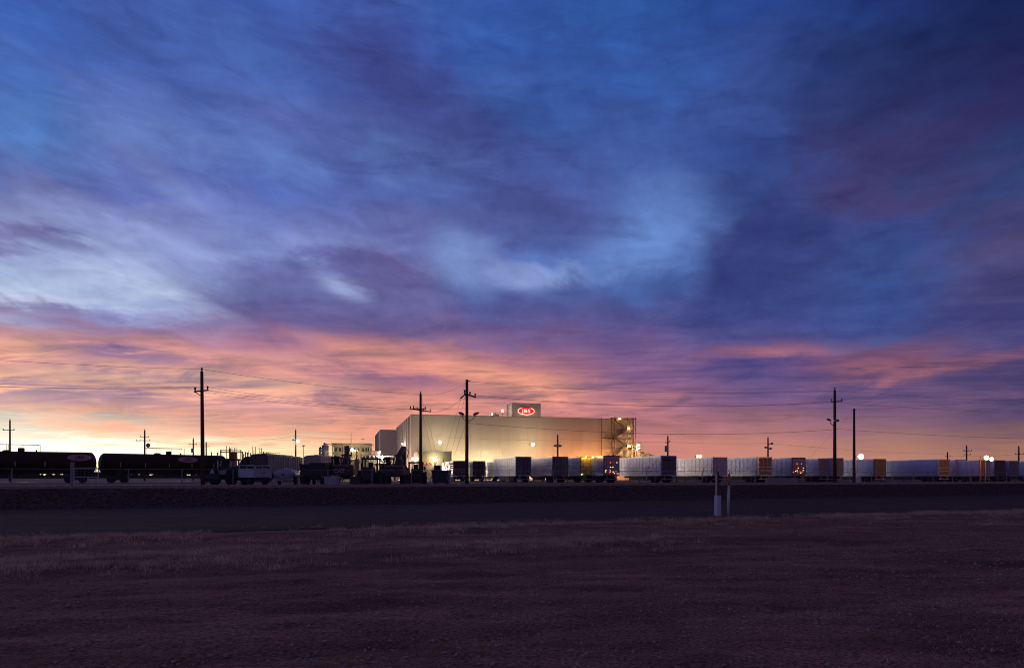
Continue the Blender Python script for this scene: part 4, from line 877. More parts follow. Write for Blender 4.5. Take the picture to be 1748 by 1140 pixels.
def excavator(px, Y, label, boomx, top, lean, rz=0.0, mark=True):
    t = thing('excavator', label, 'excavator', (X(px, Y), Y, YG), rz, GRP); zt = Z(top, Y) - YG
    tp = [(-1.9, .35), (-1.75, .12), (-1.4, 0), (1.4, 0), (1.75, .12), (1.9, .35), (1.75, .75), (1.4, .88), (-1.4, .88), (-1.75, .75)]
    for s in (-1, 1):
        tr_ = part('track', MB().prism([(y + 1.2, z) for y, z in tp], 'x', s * 1.35 - .3, s * 1.35 + .3), UNDER, t)
        sh_ = MB()
        for k in range(12): sh_.bb(s * 1.35 - .33, s * 1.35 + .33, -.2 + k * .25, -.07 + k * .25, .882, .92)
        tag(part('track_shoe', sh_, UNDER, tr_), kind='stuff')
    part('turntable', MB().lathe([(.75, .85), (.75, 1.12)], 'z', 16, (0, 1.2, 0)), UNDER, t)
    part('house', MB().bb(-1.35, 1.35, -.5, 2.6, 1.12, 1.75), YELLOW, t)
    cwp = [(1.38 * math.sin(a), -.5 - .75 * math.cos(a)) for a in np.linspace(-math.pi / 2, math.pi / 2, 13)]
    cw = part('counterweight', MB().prism([(-1.38, -.45)] + cwp + [(1.38, -.45)], 'z', 1.05, 2.05), MACHB, t)
    if mark:
        o = link('lettering', text_mesh('CAT', .62, .02), REFL, cw, (0, -1.3, 1.52)); o.rotation_euler = (R(90), 0, 0)
    part('engine_hood', MB().box(.1, .4, 2.0, 2.3, 1.7, .5, taper=.92), YELLOW, t)
    part('exhaust', MB().tube((.8, .2, 2.24), (.8, .2, 2.75), .06), MACHD, t)
    part('grab_rail', MB().bar((-1.2, -.9, 2.05), (-1.2, -.9, 2.4), .05).bar((1.2, -.9, 2.05), (1.2, -.9, 2.4), .05).bar((-1.2, -.9, 2.4), (1.2, -.9, 2.4), .05), MACHD, t)
    glass_cab(t, -1.36, -.66, 1.0, 2.5, 1.76, 2.95, MACHD, MACHD)
    b = [(boomx, 2.4, 1.7), (boomx, 3.4, zt * .74), (boomx + lean, 4.6, zt - .25)]
    bo = part('boom', MB().bar(b[0], b[1], .55, .7).bar(b[1], b[2], .5, .6), MACHB, t)
    part('hydraulic_ram', MB().tube((boomx + .4, 2.5, 1.5), (boomx + .38, 3.5, zt * .66), .09).tube((boomx - .4, 2.5, 1.5), (boomx - .38, 3.5, zt * .66), .09), GALV, bo)
    part('work_lamp', MB().bb(boomx - .62, boomx - .32, 3.2, 3.3, zt * .72, zt * .72 + .22).bb(boomx + .32, boomx + .62, 3.2, 3.3, zt * .72, zt * .72 + .22), MACHD, bo)
    sk = part('stick', MB().bar((boomx + lean, 4.85, zt), (boomx + lean * .7, 5.1, zt * .42), .36, .42), MACHB, t)
    hs = [(boomx + lean + .2, 4.4, zt), (boomx + lean + .75, 4.2, zt * .86), (boomx + lean + .7, 3.8, zt * .7), (boomx + .3, 3.4, zt * .6)]
    part('hose', MB().path(hs, .045, 5), MACHD, bo)
    part('bucket', MB().prism([(4.9, zt * .43), (5.5, zt * .40), (5.9, 1.2), (5.4, .6), (4.7, .9)], 'x', boomx + lean - .55, boomx + lean + .55), UNDER, t)
excavator(584, 76, 'excavator with white letters on its rear and boom raised left of the dazzling lamp', -.28, 757.5, -.35)
excavator(670, 80, 'dark excavator with a tall raised boom and hanging hose before the warehouse corner', -.15, 759, .15, R(-7), False)
def wheeled(name, px, Y, label, post, hood, w, hr, rw, rf, zc, cat, rz=0.0, bucket=True, lights=False):
    """loader or tractor seen from behind"""
    t = thing(name, label, cat, (X(px, Y), Y, YG), rz, GRP); x = w / 2
    for s in (-1, 1): wheel(t, s * (x - .25), 0, rw, .5, 'w%.2f' % rw); wheel(t, s * (x - .28), 2.9, rf, .45, 'w%.2f' % rf)
    part('chassis', MB().bb(-.5, .5, -.9, 3.4, rw * .7, rw * 1.25), MACHD, t)
    h = part('hood', MB().box(0, -.75 if hood == 'rear' else 2.6, rw * 1.25 + .5, 1.25, 1.5, 1.0, taper=.94), MACHB, t)
    g = MB()
    for k in range(5): g.bb(-.45, .45, -1.54, -1.505, rw * 1.25 + .2 + k * .14, rw * 1.25 + .27 + k * .14)
    if hood == 'rear': part('grille', g, MACHD, h)
    glass_cab(t, -.8, .8, .2, 1.5, rw * 1.25 + .05, zc, post, MACHD)
    for s in (-1, 1): part('fender', MB().bb(s * (x - .52), s * (x + .02), -.6, .65, rw * 2 + .02, rw * 2 + .1), MACHD, t)
    if lights:
        for s in (-.6, -.2, .2, .6): part('work_lamp', MB().bb(s - .1, s + .1, .05, .15, zc + .19, zc + .38), BONE, t)
    part('mirror', MB().bb(-1.25, -1.0, 1.4, 1.5, zc - .9, zc - .35).bb(1.0, 1.25, 1.4, 1.5, zc - .9, zc - .35).bar((-1.0, 1.45, zc - .5), (-.8, 1.45, zc - .5), .05).bar((1.0, 1.45, zc - .5), (.8, 1.45, zc - .5), .05), MACHD, t)
    part('counterweight', MB().bb(-.7, .7, -1.7, -1.52, rw * .8, rw * 1.25 + .1), MACHD, t)
    if bucket:
        part('lift_arm', MB().bar((-.5, 2.4, rw * 1.4), (-.5, 4.6, .5), .18, .3).bar((.5, 2.4, rw * 1.4), (.5, 4.6, .5), .18, .3), MACHD, t)
        part('bucket', MB().prism([(4.5, .1), (5.5, .05), (5.4, .12), (4.9, .3), (4.7, .9), (4.5, 1.1)], 'x', -x, x), UNDER, t)
    return t
tk = wheeled('tractor', 381, 72, 'tall cabbed tractor with pale beige posts and big rear tyres behind the left pole', BONE, 'front', 2.5, 0, .85, .55, 2.62, 'tractor', R(-14), bucket=False)
part('warning_triangle', MB().prism([(-.28, 1.25), (.28, 1.25), (0, 1.75)], 'y', -1.76, -1.73), REFL, tk)
part('beacon_mirror', MB().bar((-.35, .0, 2.0), (-.2, .0, 2.55), .07), WHITE, tk)
wheeled('wheel_loader', 631, 73, 'dark wheel loader with work lamps on its cab roof between the two excavators', MACHD, 'rear', 2.5, 0, .72, .72, 2.72, 'loader', 0, lights=True)
wheeled('wheel_loader', 710, 84, 'low dark loader with open cab left of the pole and annex', MACHD, 'rear', 2.6, 0, .7, .7, 2.55, 'loader', R(10))
# white service body truck
t = thing('service_truck', 'truck with a white panelled tool body and roof rack right of the tractor', 'truck', (X(449, 70), 70, YG), R(52), GRP)
part('body', MB().bb(-1.0, 1.0, 0, 3.0, .82, 1.72), LILAC, t)
for s in (-1.012, 1.012):
    for k in range(2): part('body_door', MB().bb(s - .012, s + .012, .12 + k * 1.42, 1.46 + k * 1.42, .92, 1.64), LILAC, t)
for s in (-1, 1): part('body_door', MB().bb(s * .5 - .44, s * .5 + .44, -.03, -.003, .9, 1.66), LILAC, t)
part('door_handle', MB().bb(-.2, -.1, -.06, -.032, 1.25, 1.35).bb(.1, .2, -.06, -.032, 1.25, 1.35), MACHD, t)
rk = MB()
for x in (-.9, .9):
    for y in (.1, 1.5, 2.9): rk.bar((x, y, 1.72), (x, y, 2.05), .05)
    rk.bar((x, .05, 2.05), (x, 4.2, 2.05), .07)
part('ladder_rack', rk, LILAC, t)
part('cab', MB().prism([(3.1, .75), (5.9, .75), (5.9, 1.25), (4.9, 1.35), (4.4, 1.95), (3.1, 1.95)], 'x', -.95, .95), MACHD, t)
part('frame', MB().bb(-.45, .45, -.1, 5.8, .5, .72).bb(-.95, .95, -.2, -.05, .45, .62), UNDER, t)
for s in (-1, 1):
    wheel(t, s * .82, .95, .42, .32, 'ltw'); wheel(t, s * .82, 5.0, .42, .32, 'ltw')
    part('tail_light', MB().bb(s * .9 - .05, s * .9 + .05, -.06, -.004, .7, .8), ORANGE, t)
# white water tank trailer seen from its end
t = thing('water_tank', 'white rounded tank trailer seen end on between service truck and dump truck', 'tank trailer', (X(483.5, 73), 73, YG), R(4), GRP)
part('barrel', MB().lathe([(.05, -.12), (.6, -.09), (.98, 0), (1.02, .1), (1.02, 3.6), (.6, 3.75)], 'y', 28, (0, 0, 1.15), .56), LILAC, t, True)
part('rear_skirt', MB().bb(-1.0, 1.0, .02, .14, .46, .8), LILAC, t)
part('hatch', MB().lathe([(.25, 1.66), (.25, 1.84)], 'z', 12, (0, 1.5, 0)), LILAC, t); part('port', MB().lathe([(.12, -.14), (.12, -.09)], 'y', 10, (0, 0, 1.1)), MACHD, t)
part('frame', MB().bb(-.8, .8, .2, 4.8, .4, .58), UNDER, t)
for s in (-1, 1): wheel(t, s * .85, 1.9, .4, .3, 'wtw'); part('stay', MB().bar((s * .95, .05, .45), (s * .98, .05, 1.2), .05), GALV, t)
# dump truck
t = thing('dump_truck', 'dark tailed dump truck with its bed towards the railway before the pale hopper car', 'dump truck', (X(533, 71), 71, YG), R(6), GRP)
part('bed', MB().bb(-1.25, 1.25, .05, 4.6, 1.05, 2.2), BINM, t)
part('tailgate', MB().bb(-1.2, 1.2, -.05, .047, 1.05, 2.1), BINM, t)
for k in range(5): part('tailgate_rib', MB().bb(-1.2 + k * .57, -1.08 + k * .57, -.12, -.053, 1.05, 2.1), BINM, t)
part('top_rail', MB().bb(-1.32, -1.253, -.02, 4.6, 2.1, 2.24).bb(1.253, 1.32, -.02, 4.6, 2.1, 2.24), MACHD, t)
part('cab_guard', MB().bb(-1.2, 1.2, 4.61, 5.8, 2.3, 2.42).bb(-1.2, 1.2, 4.604, 4.7, 1.9, 2.297), BINM, t)
part('cab', MB().prism([(4.8, .8), (7.6, .8), (7.6, 1.6), (6.5, 1.75), (6.0, 2.28), (4.8, 2.28)], 'x', -1.1, 1.1), MACHD, t)
part('frame', MB().bb(-.5, .5, .1, 7.4, .65, 1.0), UNDER, t)
for s in (-1, 1):
    for y in (1.0, 2.35, 6.6): wheel(t, s * .98, y, .5, .5 if y < 5 else .3, 'dtw%d' % (y > 5))
    part('mud_flap', MB().bb(s * .98 - .3, s * .98 + .3, .2, .22, .2, .95), RUBBER, t); part('tail_light', MB().bb(s * 1.0 - .08, s * 1.0 + .08, -.02, .04, .85, .98), ORANGE, t)
    part('mirror', MB().bb(s * 1.4 - .12, s * 1.4 + .12, 6.2, 6.28, 1.7, 2.2).bar((s * 1.1, 6.24, 2.0), (s * 1.3, 6.24, 2.0), .05), MACHD, t)
def bin_(px, Y, w, h, d, label, m, lid=False, rz=0.0):
    t = thing('steel_bin', label, 'bin', (X(px, Y), Y, YG), rz, 'steel bins behind the fence')
    part('body', MB().prism([(-w / 2 * .9, .1), (w / 2 * .9, .1), (w / 2, h), (-w / 2, h)], 'y', 0, d), m, t)
    for k in range(4): part('rib', MB().bb(-w * .42 + k * w * .27 - .04, -w * .42 + k * w * .27 + .04, -.06, -.003, .14, h * .94), m, t)
    part('rim', MB().bb(-w / 2 - .06, w / 2 + .06, -.06, d + .06, h + .003, h + .1), m, t)
    part('skid', MB().bb(-w * .35, -w * .28, 0, d, -.01, .098).bb(w * .28, w * .35, 0, d, -.01, .098), UNDER, t)
    if lid: part('box', MB().box(-w * .22, d / 2, h + .42, w * .34, d * .5, .64, taper=.95), MACHD, t)
    return t
bin_(564, 70, 1.3, .82, 1.2, 'low purple grey steel bin left under the lettered excavator', LILAC)
bin_(606, 71, 1.1, .8, 1.2, 'small dark bin with a pale lid right under the lettered excavator', BINM)
b2 = bin_(752, 84, 2.2, 1.55, 2.2, 'large dark slatted bin with a box on top in front of the annex', BINM, True)
part('leaning_pipe', MB().tube((-1.35, -.2, 0), (-.5, .4, 3.0), .05).tube((1.1, -.2, 0), (.3, .4, 3.0), .05).tube((1.25, -.2, .1), (.75, .2, 2.4), .05), GALV, b2)
# ------------------------------------------------------------------ utility poles and their wires
def pole(px, yt, Y, base, label, r=.13, arms=(), head=True, lean=0.0, group='utility poles', name='utility_pole', cat='utility pole'):
    """arms: (row, half length left px, half length right px, tilt px, insulators)"""
    t = thing(name, label, cat, (X(px, Y), Y, base - .3), 0, group); s = Y / F; h = Z(yt, Y) - base + .3
    zz = lambda py: Z(py, Y) - base + .3
    part('pole', MB().tube((0, 0, 0), (lean * s, 0, h), r * 1.15, r * .78, 10), POLEM, t, True)
    for row, a, b, tilt, dep, n in arms:
        p0, p1 = Vector((-a * s, -r * 1.1 - dep, zz(row + tilt))), Vector((b * s, -r * 1.1 + dep, zz(row - tilt)))
        c = part('crossarm', MB().bar(p0, p1, .09, .10), POLEM, t)
        for k in range(n):
            q = p0.lerp(p1, .04 + .92 * k / max(1, n - 1)); part('insulator', MB().lathe([(.035, .06), (.06, .14), (.075, .2), (.04, .3)], 'z', 8), CERAM, c, loc=q)
    if head: part('top_pin', MB().lathe([(.03, h), (.07, h + .12), (.07, h + .2), (.03, h + .28)], 'z', 8, (lean * s, 0, 0)), CERAM, t)
    return t
def cobra(t, s, x, z, r=.33, up=.35):
    b = part('lamp_arm', MB().path([(0, 0, z - .5), (x * .45, -.05, z - .45), (x * .8, -.05, z - .2), (x * .85, -.05, z)], .035, 6), GALV, t)
    o = part('lamp_head', MB().lathe([(.06, -.34), (.17, -.25), (.2, 0), (.14, .22), (.03, .32)], 'x', 12, (0, 0, 0), .7), GALV, b, True, loc=(x, -.05, z + .1)); o.rotation_euler = (0, -.35 if x > 0 else .35, 0); o.scale = (.78, .8, .8)
P1 = pole(346.5, 634, 47.4, YG, 'tall utility pole before the tank cars, nearest at the left', .13, [(667.5, 2.5, .5, 4, .9, 3)], lean=-2)
part('arm_brace', MB().bar((-.45, -.4, Z(668, 47.4) - YG + .25), (0, -.1, Z(677, 47.4) - YG + .3), .05), GALV, P1)
P2 = pole(797, 648, 54.5, YG, 'tallest dark utility pole with two unlit lamp heads in front of the warehouse', .135, [(675, 3, 14, -1, .9, 3)], head=False)
cobra(P2, 0, .75, Z(708, 54.5) - YG + .3); cobra(P2, 0, -.42, Z(708, 54.5) - YG + .3)
part('pin', MB().bar((0, -.1, Z(651, 54.5) - YG + .3), (.28, -.1, Z(650, 54.5) - YG + .3), .06), CERAM, P2)
part('strain_insulator', MB().bar((-.08, -.15, Z(673, 54.5) - YG + .3), (-.5, -.3, Z(680.5, 54.5) - YG + .3), .09), CERAM, P2)
P3 = pole(1425, 666, 69, YG, 'tall utility pole with one unlit lamp head left of the orange lamp', .16, [(685.5, 13, 17, 1.5, .7, 2)])
cobra(P3, 0, -.6, Z(718, 69) - YG + .3)
part('meter_box', MB().bb(-.25, .25, -.42, -.18, Z(720, 69) - YG + .3, Z(716, 69) - YG + .3), GALV, P3)
P4 = pole(718, 672, 75, YG, 'utility pole with a long double crossarm left of the tallest pole', .16, [(700.5, 17, 17, -1.8, .6, 4), (698, 11, 8, 0, .6, 2)])
part('lower_arm', MB().bar((-.1, -.3, Z(702, 75) - YG + .3), (.9, -.3, Z(702, 75) - YG + .3), .09), POLEM, P4)
P5 = pole(1458, 697, 80, YG, 'plain pole without crossarm just right of the tall lamp pole', .15, head=False)
part('end_bracket', MB().bar((0, -.1, Z(699, 80) - YG + .3), (.6, -.1, Z(699, 80) - YG + .3), .07), CERAM, P5)
FP = [(17, 717, 125, 'far pole with one crossarm at the left edge above the first tank car', [(734, 11, 9, 0, 0, 2)]),
      (247, 734, 150, 'far pole with two crossarms and a dish above the second tank car', [(746, 7, 8, -.5, 0, 3), (752, 14, 10, 0, 0, 4)]),
      (330, 749, 165, 'small far pole just left of the tall left pole', [(758, 7, 7, 0, 0, 3)]),
      (352, 754.5, 175, 'small far pole just right of the tall left pole', [(762, 3, 6, 0, 0, 2)]),
      (504.7, 734, 150, 'far pole with a lit lamp above the ribbed hopper car', []),
      (952, 742, 118, 'far brown pole with two small lamp heads over the dull trailer', []),
      (1140, 745, 120, 'far pole with a transformer can behind the purple doored trailer', [(755, 4, 3, 1, 0, 2)]),
      (1311, 747, 122, 'far pole with lamp heads behind the nearly black trailer', [(757.5, 1, 7, 0, 0, 2)]),
      (1617.5, 772, 170, 'smallest far pole above the brown banded trailer', [(779, 5, 5, 0, 0, 2)]),
      (1650, 761, 165, 'far pole with two crossarms above the lilac doored trailer at the right', [(769.5, 7, 8, 0, 0, 4), (776, 6, 6, 0, 0, 2)]),
      (1739, 762, 160, 'far pole with one crossarm at the right edge', [(775, 7, 8, 0, 0, 3)])]
FPO = {}
for px, yt, Y, lb_, arms in FP: FPO[px] = pole(px, yt, Y, YG, lb_, .19 if Y > 140 else .16, arms, head=px not in (952,), group='far utility poles')
part('dish', MB().lathe([(.45, -.1), (.5, 0), (.2, .25)], 'y', 12, (.8, -.1, Z(760, 150) - YG + .3)), GALV, FPO[247])
part('transformer', MB().lathe([(.3, -.5), (.32, -.45), (.32, .45), (.2, .55)], 'z', 12, (-.32, -.25, Z(766, 120) - YG + .3)), GALV, FPO[1140])
part('transformer', MB().lathe([(.3, -.5), (.32, -.45), (.32, .45), (.2, .55)], 'z', 12, (0, -.4, Z(769, 165) - YG + .3)), GALV, FPO[330])
for s in (-1, 1): part('lamp_head', MB().lathe([(.1, -.3), (.25, 0), (.1, .3)], 'x', 10, (s * .38, -.1, Z(760.5, 118) - YG + .3)).bar((0, -.1, Z(761.5, 118) - YG + .3), (s * .3, -.1, Z(760.5, 118) - YG + .3), .07), GALV, FPO[952])
for a, b, r_ in ((6, 757, .3), (-4, 763.5, .2), (4, 765.5, .25)): part('lamp_head', MB().lathe([(.08, -.3), (.2, 0), (.08, .3)], 'x', 10, (a * .105, -.1, Z(b, 122) - YG + .3)).bar((0, -.1, Z(b + 1.5, 122) - YG + .3), (a * .1, -.1, Z(b, 122) - YG + .3), .06), GALV, FPO[1311])
part('lamp_head', MB().bb(-.75, -.2, -.2, .1, Z(751.5, 150) - YG + .3, Z(749.5, 150) - YG + .3).bb(-.35, -.1, -.2, .1, Z(745, 150) - YG + .3, Z(743.8, 150) - YG + .3), GALV, FPO[504.7])
lamp('pole_lamp', 'glaring white lamp on the far pole above the ribbed hopper car', (X(508.5, 149.5), 149.5, Z(753, 149.5)), BULBW, (1, .9, .6), 150, .28, kind='bare')
lp = thing('twin_lamp_mast', 'thin far mast with a red topped head right of the lamp pole', 'mast', (X(518, 190), 190, YG)); hm = Z(761.5, 190) - YG
part('mast', MB().tube((0, 0, -.05), (0, 0, hm), .1, .07), RUST, lp); part('head', MB().bb(-.3, .3, -.2, .2, hm + .003, hm + .3), RUST, lp)
# yard lamps with sodium light
def ylamp(px, py, Y, label, w, r, bulb=BULBO, c=OCOL):
    z = Z(py, Y); lamp('yard_lamp', label, (X(px, Y), Y, z), bulb, c, w, r, pole=z - YG + .1, group='lit yard lamps', rad=.3)
ylamp(1469.5, 779, 99, 'brightest orange yard lamp right of the plain pole', 800, .36)
ylamp(1684, 781, 112, 'brighter of the two orange yard lamps near the right edge', 600, .32)
ylamp(1692.5, 783.5, 114, 'dimmer of the two orange yard lamps near the right edge', 350, .28)
ylamp(1191, 778.6, 128, 'left of a pair of small orange lamps above a white trailer side', 90, .26)
ylamp(1195.6, 778.6, 129, 'right of a pair of small orange lamps above a white trailer side', 90, .26)
def wire(pts, label, r=.011, sag=0.0, group='overhead wires'):
    """pts: two ends as (px, py, depth)"""
    (a, ya, Ya), (b, yb, Yb) = pts; p, q = Vector((X(a, Ya), Ya, Z(ya, Ya))), Vector((X(b, Yb), Yb, Z(yb, Yb))); n = 24
    c = [p.lerp(q, k / n) - Vector((0, 0, .7 * sag * 4 * (k / n) * (1 - k / n))) for k in range(n + 1)]
    o = part('power_line', MB().path([x - c[0] for x in c], r * .75, 4), WIRE, None); o.location = c[0]
    tag(o, label, 'wire', group)
wire([(-160, 602, 44), (344.5, 630, 47.4)], 'topmost wire running from the left edge to the tall left pole', .012, .25)
for i, (ya, yb, xb, yd) in enumerate(((648, 660, 336, 47.9), (652.5, 664.5, 341, 47.5), (655.5, 661, 356, 46.9))):
    wire([(-160, ya, 44 + i * .4), (xb, yb, yd)], ('upper', 'middle', 'lower')[i] + ' of three close wires reaching the left pole crossarm from the left', .010, .22)
wire([(344.5, 630, 47.4), (717.5, 672.5, 75)], 'single top wire from the tall left pole down to the crossarm pole', .014, .35)
for i, (xa, ya, yd, xb, yb) in enumerate(((356, 661, 46.9, 729, 699), (341, 664.5, 47.5, 707, 697.5), (336, 668, 47.9, 703, 701))):
    wire([(xa, ya, yd), (xb, yb, 75)], ('upper', 'middle', 'lower')[i] + ' of three wires between the left pole and the crossarm pole', .012, .5)
wire([(719, 673, 75), (795, 655, 54.5)], 'slack top wire rising from the crossarm pole to the tallest pole', .012, .5)
for i, (xa, ya) in enumerate(((733, 700.5), (727, 701.5))): wire([(xa, ya, 75), (790, 680 - i * 2, 54.3)], ('outer', 'inner')[i] + ' slack wire from the crossarm up to the strain insulator', .012, .7)
wire([(799, 651, 54.4), (1425, 666.5, 69)], 'top wire from the tallest pole to the right lamp pole', .012, .75)
wire([(811, 675, 53.7), (1417, 686, 68.4)], 'upper of two crossarm wires from the tallest pole to the right lamp pole', .016, .9)
wire([(805, 677, 54.9), (1437, 683.5, 69.5)], 'lower thin crossarm wire from the tallest pole to the right lamp pole', .008, 1.0)
wire([(799, 722, 54.5), (1424, 733, 69)], 'low thick cable from the tallest pole crossing the warehouse wall', .018, .95)
wire([(1425, 666.5, 69), (1900, 690, 84)], 'top wire leaving the right lamp pole towards the right edge', .010, .35)
wire([(1437, 682.5, 69.5), (1900, 706, 84)], 'upper arm wire leaving the right lamp pole to the right', .010, .35)
wire([(1417, 686, 68.4), (1900, 708, 83)], 'lower arm wire leaving the right lamp pole to the right', .012, .4)
wire([(1426, 732, 69), (1900, 750, 84)], 'low cable leaving the right lamp pole to the right', .014, .45)
wire([(1463, 699, 80), (1900, 668, 60)], 'wire climbing from the plain pole towards the right edge', .012, .2)
wire([(1457, 700, 80), (1378, 786, 92)], 'straight guy wire from the plain pole down to the left', .013, 0, 'guy wires')
wire([(719, 676, 75), (752, 800, 92)], 'outer guy wire from the crossarm pole down towards the annex', .012, 0, 'guy wires')
wire([(720, 700, 75), (744, 800, 90)], 'inner guy wire from the crossarm pole down towards the annex', .012, 0, 'guy wires')
wire([(795, 652, 54.5), (752, 800, 66)], 'outer guy wire from the tallest pole down to its left', .010, 0, 'guy wires')
wire([(795, 672, 54.5), (764, 800, 66)], 'inner guy wire from the tallest pole down to its left', .010, 0, 'guy wires')
wire([(795, 724, 54.5), (776, 776, 64)], 'short low guy wire left of the tallest pole', .010, 0, 'guy wires')
wire([(-160, 749, 105), (240, 753, 150)], 'distant faint wire reaching the double crossarm pole from the left', .02, .3, 'far wires')
wire([(-160, 731, 110), (7, 732.5, 125)], 'distant faint wire at the left edge pole', .02, .1, 'far wires')
wire([(254, 752, 150), (323, 758, 165)], 'distant faint wire between double crossarm pole and small pole', .02, .3, 'far wires')
wire([(337, 758, 165), (504, 744, 150)], 'distant faint wire rising to the far lamp pole', .02, .6, 'far wires')
wire([(505, 744, 150), (700, 748, 190)], 'distant faint wire right of the far lamp pole', .02, .8, 'far wires')
wire([(700, 743, 190), (952, 752, 118)], 'distant faint wire across the left warehouse wall', .016, .3, 'far wires')
wire([(952, 749, 118), (1140, 754, 120)], 'distant faint wire across the right warehouse wall', .016, .3, 'far wires')
wire([(1140, 754, 120), (1311, 756, 122)], 'distant faint wire between the transformer pole and its right neighbour', .016, .3, 'far wires')
wire([(1311, 756, 122), (1617, 775, 170)], 'distant faint wire behind the tall right poles', .018, .6, 'far wires')
wire([(1617, 777, 170), (1739, 775, 160)], 'distant faint wire near the right edge poles', .02, .5, 'far wires')
# ------------------------------------------------------------------ wire mesh fence with barbed arms along the yard
FV = 56.0
def fence(u0, u1, n, label, hgt=1.55, barbs=True):
    t = thing('yard_fence', label, 'fence', W(u0, FV, YG), math.atan2(D.y, D.x), 'yard fence sections'); Lf = u1 - u0
    pm = MB().tube((0, 0, -.1), (0, 0, hgt), .032, n=6).mesh('post'); am = MB().bar((0, 0, hgt), (.14, -.22, hgt + .38), .035).mesh('barb_arm')
    for k in range(n + 1):
        o = link('post', pm, GALV, t, (Lf * k / n, 0, 0))
        if barbs: link('barb_arm', am, GALV, o)
    part('top_rail', MB().tube((0, 0, hgt - .03), (Lf, 0, hgt - .03), .024, n=6), GALV, t)
    if barbs:
        for j in range(3): part('barbed_wire', MB().tube((.05 * (j + 1), -.073 * (j + 1), hgt + .127 * (j + 1)), (Lf + .05 * (j + 1), -.073 * (j + 1), hgt + .127 * (j + 1)), .005, n=4), WIRE, t)
    m = MB(); k = 0; x = -hgt
    while x < Lf:
        for s in (0, 1):
            a0, a1 = max(0, x), min(Lf, x + hgt - .06)
            if a1 > a0:
                za, zb = (a0 - x, a1 - x) if s == 0 else (hgt - .06 - (a0 - x), hgt - .06 - (a1 - x))
                m.tube((a0, .01 * s, za), (a1, .01 * s, zb), .0022, n=3, caps=False)
        x += .16
    tag(part('mesh_wire', m, GALV, t), kind='stuff')
fence(-40, -21.5, 5, 'left section of plain wire fence in front of the tank cars', 1.45, False)
fence(-21.5, 10, 9, 'middle section of wire fence in front of the parked machines', 1.45, False)
fence(10, 95, 26, 'right section of wire fence with barbed arms in front of the trailers', 1.45)
g = thing('yard_gate', 'white framed yard gate with thick post before the first tank car emblem', 'gate', (X(122.5, 46), 46, YG), math.atan2(D.y, D.x)); s = 46 / F
part('post', MB().tube((0, 0, -.1), (0, 0, 1.75), .075, n=10).lathe([(.09, 1.75), (.03, 1.86)], 'z', 10), GALV, g)
part('frame', MB().tube((.12, 0, .2), (.12, 0, 1.5), .03).tube((1.55, 0, .2), (1.55, 0, 1.5), .03), WHITE, g)
for z in (.22, .85, 1.47): part('rail', MB().tube((.12, 0, z), (1.55, 0, z), .022), WHITE, g)
for k in range(6): part('bar', MB().tube((.3 + k * .22, 0, .22), (.3 + k * .22, 0, 1.47), .007, n=5), GALV, g)
# ------------------------------------------------------------------ small things near the tracks
Ym = 27.4
t = thing('marker_post', 'brown square post rising out of a short white box by the gravel road', 'post', (X(1224.5, Ym), Ym, .02), R(24)); s = Ym / F
part('post', MB().box(0, 0, .88, .085, .085, 1.82), BROWNP, t); part('edge_strip', MB().bb(-.062, -.0435, -.05, .05, .82, 1.76), BONE, t)
part('base_box', MB().box(.02, .0, .38, .19, .19, .9), WHITE, t); part('lid', MB().box(.02, 0, .838, .205, .205, .012), WHITE, t)
t = thing('pipeline_marker', 'slim white marker pole with an orange top beside the brown post', 'marker pole', (X(1243, Ym), Ym, .02), R(10)); t.rotation_euler = (0, R(1.6), R(10))
part('pole', MB().tube((0, 0, -.1), (0, 0, 1.25), .046, n=12), WHITE, t, True); part('top_sleeve', MB().tube((0, 0, 1.253), (0, 0, 1.68), .048, n=12).lathe([(.048, 1.68), (.03, 1.71), (.004, 1.72)], 'z', 12), ORANGE, t, True)
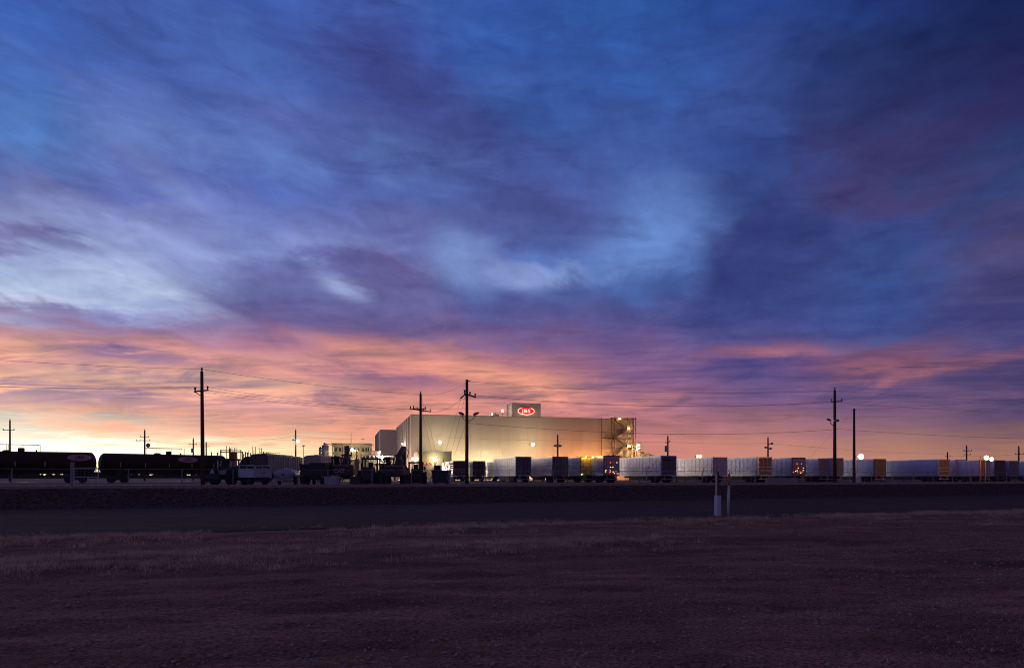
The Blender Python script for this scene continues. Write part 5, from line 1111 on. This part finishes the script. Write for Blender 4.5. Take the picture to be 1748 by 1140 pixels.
t = thing('bollard_pair', 'two short white leaning posts below the brightest orange lamp', 'posts', (X(1466, 72), 72, YG)); s = 72 / F
part('post', MB().bar((0, 0, 0), (-.22, 0, 1.02), .16), WHITE, t); part('post', MB().bar((.24, 0, 0), (.04, 0, 1.02), .16), WHITE, t)
def mound(px, Y, w, h, label):
    n, mr = 40, 9; V = [(0, 0, h)]; Fc = []
    for j in range(1, mr + 1):
        for k in range(n):
            a = 2 * math.pi * k / n; f = j / mr; q = w / 2 * f * (1 + .12 * mnoise.noise((math.cos(a) * 2, math.sin(a) * 2, px)))
            V.append((q * math.cos(a), q * .7 * math.sin(a), h * (1 - f) ** 1.1 + .12 * mnoise.noise((q * math.cos(a) * 1.5, q * math.sin(a) * 1.5, px)) - (.06 if j == mr else 0)))
    for k in range(n): Fc.append((0, 1 + k, 1 + (k + 1) % n))
    for j in range(1, mr):
        for k in range(n): Fc.append((1 + (j - 1) * n + k, 1 + j * n + k, 1 + j * n + (k + 1) % n, 1 + (j - 1) * n + (k + 1) % n))
    o = part('gravel_heap', MB().add(V, Fc), YARD, None); o.location = (X(px, Y), Y, YG); tag(o, label, 'heap')
mound(1500, 76, 4.2, .62, 'low gravel heap beside the white leaning posts')
bl = part('barrier_block', MB().prism([(-.3, 0), (.3, 0), (.18, .3), (.12, .75), (-.12, .75), (-.18, .3)], 'x', 0, 3.6), CONC, None); bl.location = (X(1308, 74), 74, YG); bl.rotation_euler = (0, 0, R(8)); tag(bl, 'pale concrete barrier block low under the trailers left of the tall right pole', 'barrier')
for i, (px, Y, w, d) in enumerate(((28, 120, 3.2, 2.2), (300, 135, 3, 2.5))):
    V = [(w * (1 + .25 * math.sin(k * 2.3 + i)) * math.cos(2 * math.pi * k / 28), d * (1 + .2 * math.cos(k * 1.7 + i)) * math.sin(2 * math.pi * k / 28), 0) for k in range(28)]
    o = part('puddle_water', MB().add(V, [tuple(range(28))]), WATER, None); o.location = (X(px, Y), Y, YG + .006 + .001 * i); tag(o, kind='structure')
